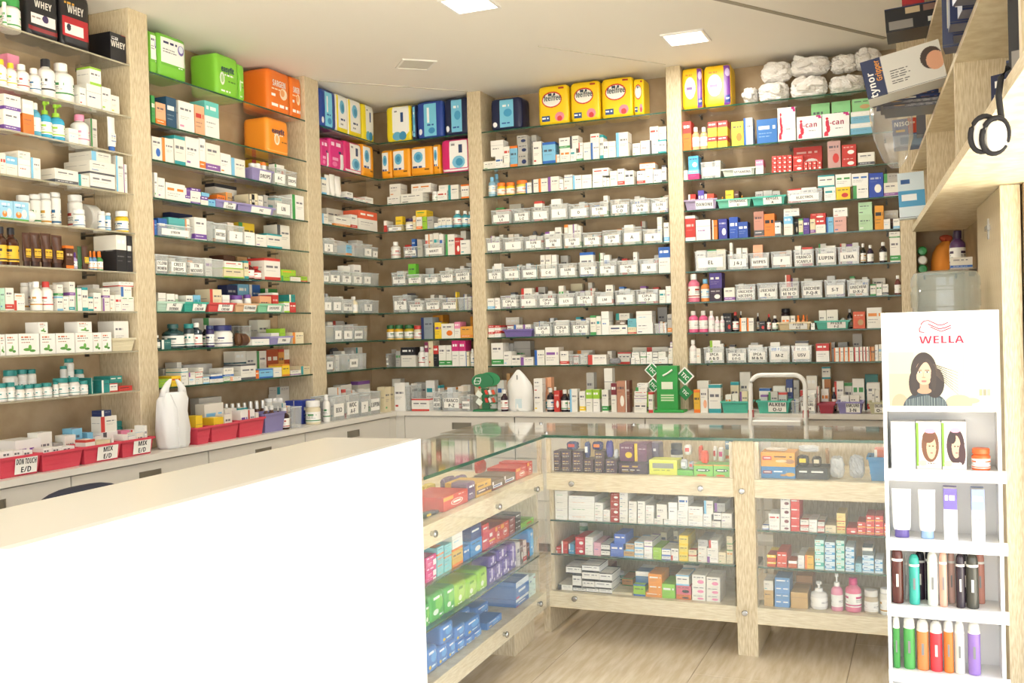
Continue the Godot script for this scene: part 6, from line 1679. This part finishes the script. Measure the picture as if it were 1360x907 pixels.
func paper_bag():
	var o := thing("paper_bag", "white bag with a pinched pointed top on the rear worktop", "bag", upright(Vector3(1.065, WORK + 0.001, 0.085), 0))
	part("bag", hull([[0.0, 0.085, 0.045, 0], [0.02, 0.088, 0.048, 0], [0.1, 0.088, 0.046, 0], [0.165, 0.086, 0.042, -0.002], [0.19, 0.076, 0.036, -0.004], [0.235, 0.04, 0.018, -0.008], [0.266, 0.012, 0.007, -0.01], [0.27, 0.005, 0.004, -0.01]], 26, 0.1, 11), paint("f0efe9", 0.5), o)
	part("slit", box(Vector3(-0.012, 0.205, 0.028), Vector3(-0.005, 0.235, 0.031)), paint("8a8a84", 0.6), o)
	part("print", label_plate(0.045, 0.06), paint("cfdfe2", 0.5), o, Vector3(0.005, 0.05, 0.0485))

func mint_stand():
	# a green holder with leaf-shaped headboards and small packs on two arms
	var o := thing("mint_display", "dark green mint display with round leaf boards and red and white packs", "display stand", upright(Vector3(0.83, WORK + 0.001, 0.13), 8))
	var g := paint("1f7a48", 0.4)
	part("foot", slab([Vector2(-0.075, 0), Vector2(0.075, 0), Vector2(0.068, 0.012), Vector2(-0.068, 0.012)], 0.1), g, o, Vector3(0, 0, 0.05))
	part("stem", slab([Vector2(-0.022, 0.012), Vector2(0.03, 0.012), Vector2(0.02, 0.15), Vector2(-0.025, 0.15)], 0.02), g, o)
	var ell := []
	for k in 28:
		var a := TAU * k / 28
		ell.append(Vector2(cos(a) * 0.075, 0.2 + sin(a) * 0.048).rotated(0.0))
	part("headboard", slab(ell, 0.006), g, o, Vector3(-0.012, 0.0, 0.012))
	part("headboard", slab(ell, 0.006), paint("248a50", 0.4), o, Vector3(0.03, 0.008, -0.004))
	var leaf := [Vector2(-0.055, 0.178), Vector2(-0.02, 0.178), Vector2(-0.008, 0.205), Vector2(-0.012, 0.222), Vector2(-0.045, 0.222), Vector2(-0.058, 0.2)]
	var l := part("logo", slab(leaf, 0.001), paint("eef2ea", 0.5), o, Vector3(-0.012, 0, 0.0135))
	var inner := []
	for p in leaf:
		inner.append((p - Vector2(-0.033, 0.2)) * 0.8 + Vector2(-0.033, 0.2))
	part("logo_field", slab(inner, 0.001), g, l, Vector3(0, 0, 0.0006))
	lettering("tic/tac".replace("/", " "), 0.011, paint("eef2ea", 0.5), l, Vector3(-0.034, 0.2, 0.0012))
	part("berry", lathe([Vector2(0, 0), Vector2(0.008, 0.004), Vector2(0.009, 0.009), Vector2(0.005, 0.015), Vector2(0, 0.016)], 12), paint("c8322c", 0.4), o, Vector3(-0.03, 0.148, 0.02))
	for k in 2:
		var y := 0.05 + 0.052 * k
		var arm := part("arm", box(Vector3(0.0, y, -0.004), Vector3(0.085, y + 0.006, 0.03)), g, o)
		for q in 3:
			part("mint_pack", soft_box(0.018, 0.034, 0.014, 0.003), paint(["d8402c", "f2ede4", "d8502c"][q], 0.3), arm, Vector3(0.02 + 0.024 * q, y + 0.006, 0.015), Basis(Vector3(0, 0, 1), 0.35))
		part("card", slab([Vector2(-0.06, y + 0.01), Vector2(-0.03, y - 0.016), Vector2(-0.01, y + 0.012), Vector2(-0.04, y + 0.04)], 0.002), paint("e8efe2", 0.5), o, Vector3(0, 0, 0.022))

func tile_stand():
	var o := thing("mint_display", "bright green box-shaped mint display with white diamond cards at its sides", "display stand", upright(Vector3(2.07, WORK + 0.001, 0.12), 0))
	var g := paint("2fa046", 0.4)
	part("foot", soft_box(0.2, 0.014, 0.11, 0.003), g, o)
	part("body", box(Vector3(-0.07, 0.014, -0.04), Vector3(0.06, 0.285, 0.03)), g, o)
	part("label", label_plate(0.07, 0.045), paint("e8efd8", 0.5), o, Vector3(-0.005, 0.165, 0.0305))
	part("label", label_plate(0.085, 0.05), paint("58b45a", 0.5), o, Vector3(-0.005, 0.09, 0.0305))
	for k in 3:
		part("stripe", label_plate(0.08, 0.007), paint("dcecc8", 0.5), o, Vector3(-0.005, 0.105 - 0.015 * k, 0.0312))
	part("spoon_print", tube([Vector3(-0.03, 0.225, 0.031), Vector3(0.0, 0.24, 0.031), Vector3(0.03, 0.262, 0.031)], 0.006, 8), paint("eaf2e4", 0.5), o)
	for p in [[-0.105, 0.26, 0.052, "f1f3ec"], [-0.1, 0.165, 0.05, "f1f3ec"], [0.1, 0.22, 0.062, "f1f3ec"], [0.1, 0.12, 0.052, "2a8a4a"]]:
		var c := part("diamond_card", label_plate(p[2] * 1.35, p[2] * 1.35), paint(p[3], 0.5), o, Vector3(p[0], p[1], 0.0), Basis(Vector3(0, 0, 1), PI / 4))
		part("card_field", label_plate(p[2] * 1.08, p[2] * 1.08), paint("2a8a4a" if p[3] == "f1f3ec" else "2a8a4a", 0.5), c, Vector3(0, 0, 0.0006))
		lettering("TIC", p[2] * 0.42, paint("f1f3ec", 0.5), c, Vector3(0, 0, 0.0016), Basis(Vector3(0, 0, 1), -PI / 2), true)

func step_ladder():
	# folding steps in the aisle; the hoop handle rises behind the glass counter
	var z := 0.62
	var c := Vector3(2.79, 0, z)
	var o := thing("step_ladder", "white folding step ladder with a rounded hoop handle in the aisle", "ladder", upright(c, 0))
	var w := 0.145
	var m := paint("e9e8e2", 0.35)
	var pts := [Vector3(-w - 0.01, 0, 0.1), Vector3(-w, 1.05, 0)]
	for k in 7:
		var a := PI - PI / 2 * k / 6.0
		pts.append(Vector3(-w + 0.06 + cos(a) * 0.06, 1.10 + sin(a) * 0.06, 0))
	for k in 7:
		var a := PI / 2 - PI / 2 * k / 6.0
		pts.append(Vector3(w - 0.06 + cos(a) * 0.06, 1.10 + sin(a) * 0.06, 0))
	pts += [Vector3(w, 1.05, 0), Vector3(w + 0.01, 0, 0.1)]
	part("hoop", tube(pts, 0.0125, 12), m, o)
	for s in [-1, 1]:
		part("rear_leg", tube([Vector3(s * (w - 0.03), 0.8, -0.02), Vector3(s * (w - 0.01), 0.0, -0.32)], 0.011, 10), m, o)
		part("hinge", box(Vector3(s * w - 0.014, 0.93, -0.016), Vector3(s * w + 0.014, 0.97, 0.016)), paint("b8524c", 0.5), o)
	part("tray", soft_box(0.26, 0.035, 0.19, 0.006), m, o, Vector3(0, 0.885, -0.02))
	for y in [0.25, 0.52]:
		part("step", soft_box(0.27, 0.03, 0.16, 0.005), m, o, Vector3(0, y, 0.04))

func water_jar():
	var at := Vector3(3.622, 0, 1.55)
	var d := thing("water_dispenser", "white water dispenser under the clear upturned jar", "dispenser", upright(at))
	part("body", soft_box(0.29, 1.16, 0.29, 0.012), paint("eeede8", 0.35), d)
	part("tap", box(Vector3(-0.04, 0.82, 0.1455), Vector3(-0.015, 0.86, 0.185)), paint("c83a34", 0.4), d)
	part("tap", box(Vector3(0.015, 0.82, 0.1455), Vector3(0.04, 0.86, 0.185)), paint("3a6ac8", 0.4), d)
	var o := thing("water_jar", "clear ribbed water jar upside down behind the cosmetics stand", "water jar", upright(at + Vector3(0, 1.1605, 0)))
	var r := 0.138
	part("shell", lathe([Vector2(0.03, 0), Vector2(0.03, 0.04), Vector2(0.06, 0.07), Vector2(r * 0.9, 0.12), Vector2(r, 0.16), Vector2(r, 0.215), Vector2(r * 0.96, 0.22), Vector2(r * 0.96, 0.235), Vector2(r, 0.24), Vector2(r, 0.31), Vector2(r * 0.96, 0.315), Vector2(r * 0.96, 0.33), Vector2(r, 0.335), Vector2(r, 0.40), Vector2(r * 0.97, 0.405), Vector2(r * 0.97, 0.415), Vector2(r, 0.42), Vector2(r * 0.99, 0.455), Vector2(r * 0.9, 0.478), Vector2(r * 0.6, 0.485), Vector2(0, 0.47)], 32), clear("c4d2d0", 0.28, 0.08), o)
	part("water", lathe([Vector2(0, 0.005), Vector2(0.026, 0.005), Vector2(0.056, 0.072), Vector2(r * 0.87, 0.12), Vector2(r * 0.94, 0.16), Vector2(r * 0.94, 0.3), Vector2(0, 0.3)], 28), clear("b8ccd0", 0.15, 0.05), o)

func niche_goods():
	var y := 1.7005
	var o := thing("cloth_bag", "saffron orange cloth bag tied at the top on the niche shelf", "bag", upright(Vector3(3.655, y, -0.11)))
	var m := paint("d8852a", 0.8)
	part("bag", hull([[0, 0.074, 0.06, 0], [0.015, 0.08, 0.066, 0], [0.07, 0.078, 0.066, 0], [0.12, 0.07, 0.055, 0], [0.16, 0.045, 0.035, 0], [0.185, 0.022, 0.018, 0.004]], 26, 0.09, 21), m, o)
	part("tied_top", hull([[0.183, 0.02, 0.016, 0.004], [0.2, 0.034, 0.02, 0.004], [0.215, 0.03, 0.012, 0.002], [0.222, 0.01, 0.006, 0]], 16, 0.2, 22), paint("b04a2a", 0.8), o)
	for k in 3:
		var c: String = ["2f8f4c", "e6e4dc", "2f8f4c"][k]
		var b := solo("bottle_end", lathe([Vector2(0, 0), Vector2(0.022, 0), Vector2(0.026, 0.006), Vector2(0.026, 0.1), Vector2(0.02, 0.108), Vector2(0, 0.11)], 18), paint(c, 0.3), Transform3D(Basis(Vector3.RIGHT, PI / 2), Vector3(3.531, y + 0.027 + 0.0525 * k, -0.13)), ["lower green bottle lying end-on beside the orange bag", "white bottle lying end-on between two green ones", "upper green bottle lying end-on beside the orange bag"][k], "bottle", "bottles beside the cloth bag")
		b.name = numbered("lying_bottle")
	var s := thing("corner_shelf", "small glass shelf with purple bottles on the wall below the loft", "shelf", Transform3D(Basis.IDENTITY, Vector3(3.655, 1.69, 0.35)))
	part("pane", box(Vector3(0, -0.007, 0), Vector3(0.125, 0, 0.4)), M.glass, s)
	part("front_edge", box(Vector3(-0.002, -0.0075, 0), Vector3(-0.0005, 0.0003, 0.4)), M.glass_edge, s)
	part("bracket", box(Vector3(0.1, -0.03, 0.06), Vector3(0.128, -0.0075, 0.075)), M.dark_steel, s)
	part("bracket", box(Vector3(0.1, -0.03, 0.3), Vector3(0.128, -0.0075, 0.315)), M.dark_steel, s)
	var it := {"kind": "o", "hex": "5a3a68", "accent": "3a2a48", "style": -1, "w": 0.075, "h": 0.2, "depth": 0.075}
	for k in 2:
		var b := bottle(it, Transform3D(Basis.IDENTITY, Vector3(3.70, 1.6905, 0.5 + 0.1 * k)))
		tag(b, ["purple bottle deeper on the small glass shelf below the loft", "purple bottle at the outer end of the small glass shelf below the loft"][k], "bottle", "purple bottles below the loft")
	var low := {"hex": "f1efe8", "accent": "2f66b8", "style": 1, "w": 0.1, "h": 0.055, "depth": 0.12, "on": false, "inside": false, "art": "", "text": ""}
	var lb := carton(low, Transform3D(Basis.IDENTITY, Vector3(3.712, 1.6905, 0.72)), {"noun": "soap_carton"})
	tag(lb, "low white and blue carton beside the purple bottles", "box")

func white_bundles():
	# thin white bags of folded paper heaped on the top shelf
	var m := paint("ece8e2", 0.6)
	var y: float = SHELF[0] + 0.001
	var spots := [[915, 130, 960, 110, 0.06, "eceae6"], [984, 133, 1005, 110, 0.05, "f2f1ee"], [1003, 134, 1048, 103, 0.04, "ece8e2"], [1045, 130, 1100, 95, 0.05, "e6e0da"], [1098, 126, 1150, 93, 0.05, "e8e2dc"]]
	var where := ["beside the yellow and purple packs", "between the packs and the open heap", "second from the yellow packs, lower layer", "third from the yellow packs, lower layer", "farthest from the yellow packs, lower layer"]
	var o0 := Vector3(0, 0, -0.02)
	var n := 0
	for s in spots:
		if n == 0:
			n += 1
			continue
		bundle(s[0], s[2], s[3], s[1], y, 0.0, 0.19, n, "white bagged paper bundle " + where[n])
		n += 1
	bundle(1008, 1052, 76, 108, y + 0.118, 0.01, 0.17, 11, "rounded white bag at the outer end of the upper layer, top shelf")
	bundle(1046, 1104, 62, 100, y + 0.135, 0.012, 0.17, 12, "tall crumpled white bag in the upper layer beside the round one")
	bundle(1100, 1140, 66, 98, y + 0.132, 0.014, 0.16, 13, "crumpled white bag midway along the upper layer, top shelf")
	bundle(1132, 1172, 56, 96, y + 0.132, 0.016, 0.16, 14, "crumpled white bag of the upper layer next to the loft boxes")
	bundle(1150, 1172, 96, 118, y, 0.02, 0.17, 15, "small white bag of the lower layer next to the loft boxes")

func bundle(u0: float, u1: float, vt: float, vb: float, y: float, inset: float, depth: float, seed_no: int, label: String):
	var o := Vector3(0, 0, -0.012 - inset)
	var a := on_plane(u0, vb, o, Vector3(0, 0, 1))
	var b := on_plane(u1, vb, o, Vector3(0, 0, 1))
	var t := on_plane((u0 + u1) / 2, vt, o, Vector3(0, 0, 1))
	var h: float = min(t.y, CEIL - 0.01) - y
	if h < 0.05:
		h = 0.05
	var w := b.x - a.x
	var g := thing("paper_bundle", label, "bag", upright(Vector3((a.x + b.x) / 2, y, o.z - depth / 2)), "white bundles on the top shelf")
	part("bag", crumple(w * 1.09, h, depth, seed_no), paint("ece8e2", 0.55), g)
	for k in 6:
		var r := RandomNumberGenerator.new()
		r.seed = seed_no * 7 + k
		part("folded_edge", crumple(w * r.randf_range(0.3, 0.45), h * r.randf_range(0.25, 0.4), 0.05, seed_no * 5 + k), paint(["f2efe9", "e4ded6", "eeeae4"][k % 3], 0.6), g, Vector3(r.randf_range(-0.25, 0.25) * w, h * r.randf_range(0.2, 0.6), depth * 0.40), Basis(Vector3(0, 0, 1), r.randf_range(-0.6, 0.6)))

func crumple(w: float, h: float, d: float, seed_no: int, n := 16) -> Mesh:
	# a faceted, creased lump
	var st := start()
	var noise := FastNoiseLite.new()
	noise.seed = seed_no
	noise.noise_type = FastNoiseLite.TYPE_CELLULAR
	noise.frequency = 1.0
	var faces := [[Vector3(0, 0, 1), Vector3(1, 0, 0), Vector3(0, 1, 0)], [Vector3(0, 0, -1), Vector3(-1, 0, 0), Vector3(0, 1, 0)], [Vector3(1, 0, 0), Vector3(0, 0, -1), Vector3(0, 1, 0)], [Vector3(-1, 0, 0), Vector3(0, 0, 1), Vector3(0, 1, 0)], [Vector3(0, 1, 0), Vector3(1, 0, 0), Vector3(0, 0, -1)], [Vector3(0, -1, 0), Vector3(1, 0, 0), Vector3(0, 0, 1)]]
	var put := func(p: Vector3) -> Vector3:
		var q := Vector3(abs(p.x), abs(p.y), abs(p.z))
		var r := p / pow(pow(q.x, 3.4) + pow(q.y, 3.4) + pow(q.z, 3.4), 1.0 / 3.4)
		var v := noise.get_noise_3d(r.x * 1.7, r.y * 1.9, r.z * 1.7)
		var v2 := noise.get_noise_3d(r.x * 4.5 + 3.0, r.y * 4.5, r.z * 4.5)
		r *= 0.95 + 0.28 * v + 0.2 * v2
		r.y = clampf(r.y, -0.82, 0.95)
		return Vector3(r.x * w * 0.56, (r.y + 0.82) / 1.77 * h, r.z * d * 0.52)
	for fc in faces:
		for j in n:
			for i in n:
				var c := []
				for g in [[i, j], [i + 1, j], [i + 1, j + 1], [i, j + 1]]:
					c.append(put.call(fc[0] + fc[1] * (2.0 * g[0] / n - 1.0) + fc[2] * (1.0 - 2.0 * g[1] / n)))
				for k in [0, 1, 2, 0, 2, 3]:
					st.set_smooth_group(-1)
					st.add_vertex(c[k])
	st.generate_normals()
	return st.commit()

func loft_box(called: String, label: String, art_name: String, at: Vector3, w: float, h: float, d: float, turn: float, roll := 0.0):
	# base centre at the given place; the printed front faces the camera's end of the shop
	var b := Basis(Vector3.UP, deg_to_rad(turn)) * Basis(Vector3(0, 0, 1), deg_to_rad(roll))
	var o := thing(called, label, "box", Transform3D(b, at))
	part("carton", carton_mesh(w, h, d, art(ART[art_name]), true), big_mat, o)
	part("flap_line", box(Vector3(-w / 2, h * 0.02, 0.0002), Vector3(w / 2, h * 0.03, 0.0006)), paint("4a4a52", 0.6), o)
	return o

func loft_goods():
	var f := loft_frame()
	# lower bay of the loft
	var L := func(x: float, y: float, z: float) -> Vector3: return f * Vector3(x, y, z)
	loft_box("support_box", "slim navy support box leaning in the loft's lower bay, white end showing", "navyphoto", L.call(2.86, 1.9765, -0.12), 0.11, 0.2, 0.07, -38, 0)
	loft_box("support_box", "black support box standing at the rear of the loft's lower bay", "blackphoto", L.call(3.12, 1.9765, -0.14), 0.12, 0.18, 0.07, -20, 0)
	loft_box("support_box", "tall black support box with a tan photo beside the hanging strap", "blackphoto", L.call(3.45, 1.9765, -0.1), 0.12, 0.29, 0.09, -24, 0)
	loft_box("support_box", "small teal-edged support box deep in the loft's lower bay", "navyphoto", L.call(2.72, 1.9765, -0.17), 0.07, 0.1, 0.06, -10, 0)
	var jut = loft_box("knee_support_box", "large pale box with a head photo jutting out of the loft", "tynor", Vector3(3.495, 2.335, 2.02), 0.29, 0.15, 0.16, 0, 11)
	lettering("tynor", 0.028, paint("f2f1ee", 0.5), jut, Vector3(-0.119, 0.05, 0.001), Basis(Vector3(0, 0, 1), PI / 2), true)
	lettering("Gripper", 0.022, paint("e0973a", 0.5), jut, Vector3(-0.088, 0.1, 0.001), Basis(Vector3(0, 0, 1), PI / 2), true, "lettering", 0.08)
	for k in 4:
		loft_box("knee_support_box", "%s flat patterned box of the stack below the jutting pale box" % ["lowest", "second", "third", "top"][k], "specsheet" if k < 2 else "navyphoto", Vector3(3.52 - 0.01 * k, 2.3056 + 0.0145 * k, 1.8 + 0.01 * k), 0.24, 0.014, 0.2, 2 * k, 0)
	loft_box("knee_support_box", "dark box with a row of small photos on the loft's middle shelf", "blackphoto", Vector3(3.53, 2.686, 1.56), 0.24, 0.1, 0.2, 0, 3)
	loft_box("bandage_box", "red box with white script standing high in the loft", "redwomen", Vector3(3.52, 2.80, 1.5), 0.09, 0.2, 0.06, 0, 0)
	for k in 5:
		loft_box("support_box", "%s navy box in the loft bay above the divider, counting from the back wall" % ORD[k], "navyphoto", L.call(2.72 + 0.13 * k, 2.3056, -0.03 - 0.02 * (k % 2)), 0.15, 0.3 - 0.03 * (k % 3), 0.09, -6 + 4 * k, 0)
	for k in 4:
		loft_box("support_box", "%s dark box on the loft's upper shelf, counting from the back wall" % ORD[k], "blackphoto" if k % 2 else "navyphoto", L.call(2.1 + 0.2 * k, 2.686, -0.03), 0.16, 0.26, 0.1, 4 * k - 6, 0)
	var band = loft_box("bandage_box", "blue, orange and grey bandage box at the loft's inner end", "niso", Vector3(3.49, 2.3056, 0.8), 0.16, 0.14, 0.12, 0, 2)
	loft_box("leaflet_box", "dark grey box printed with lines of small text in the loft", "specsheet", Vector3(3.585, 2.3058, 1.12), 0.13, 0.16, 0.1, 0, 0)
	loft_box("mask_box", "pale blue box at the loft's inner lower edge", "toothblue", Vector3(3.49, 1.9765, 0.5), 0.13, 0.24, 0.1, 0, 2)
	lettering("NISO", 0.022, paint("f4f2ea", 0.5), band, Vector3(-0.035, 0.115, 0.001), Basis.IDENTITY, true)
	var n := thing("film_bag", "crumpled clear film bag hanging down from the loft's inner end", "bag", upright(Vector3(3.40, 2.17, 0.9)))
	part("film", hull([[0.02, 0.02, 0.015, 0.02], [0.06, 0.06, 0.03, 0.02], [0.16, 0.085, 0.045, 0.01], [0.28, 0.09, 0.045, 0.0], [0.36, 0.07, 0.03, -0.01], [0.4, 0.02, 0.012, 0]], 26, 0.22, 33), clear("e4e4e0", 0.2, 0.12), n)
	# a strap with padded loops hanging at the cupboard's edge
	var at := Vector3(3.706, 1.99, 3.7)
	var s := thing("strap_support", "black strap with white padded loops hanging from the loft edge", "strap", Transform3D(Basis(Vector3.UP, deg_to_rad(8)), at))
	var black := paint("1c1a1c", 0.8)
	part("cord", tube([Vector3(0.02, 0.012, 0), Vector3(0.004, -0.01, 0.004), Vector3(-0.002, -0.05, 0.006), Vector3(0.002, -0.1, 0.008)], 0.007, 8), black, s)
	for k in 2:
		var loop := []
		for q in 25:
			var a := TAU * q / 24.0
			loop.append(Vector3(cos(a) * 0.027 - 0.014 + 0.022 * k, sin(a) * 0.04 - 0.138 - 0.004 * k, 0.012 + 0.012 * k).rotated(Vector3(0, 0, 1), -0.16))
		part("loop", tube(loop, 0.0058, 8), black, s)
		part("pad", pillow(0.046, 0.072, 0.016, 8, 2.4, 0.02, 40 + k), paint("d9d4cb", 0.7), s, Vector3(-0.035 + 0.024 * k, -0.172 - 0.007 * k, 0.012 + 0.012 * k))
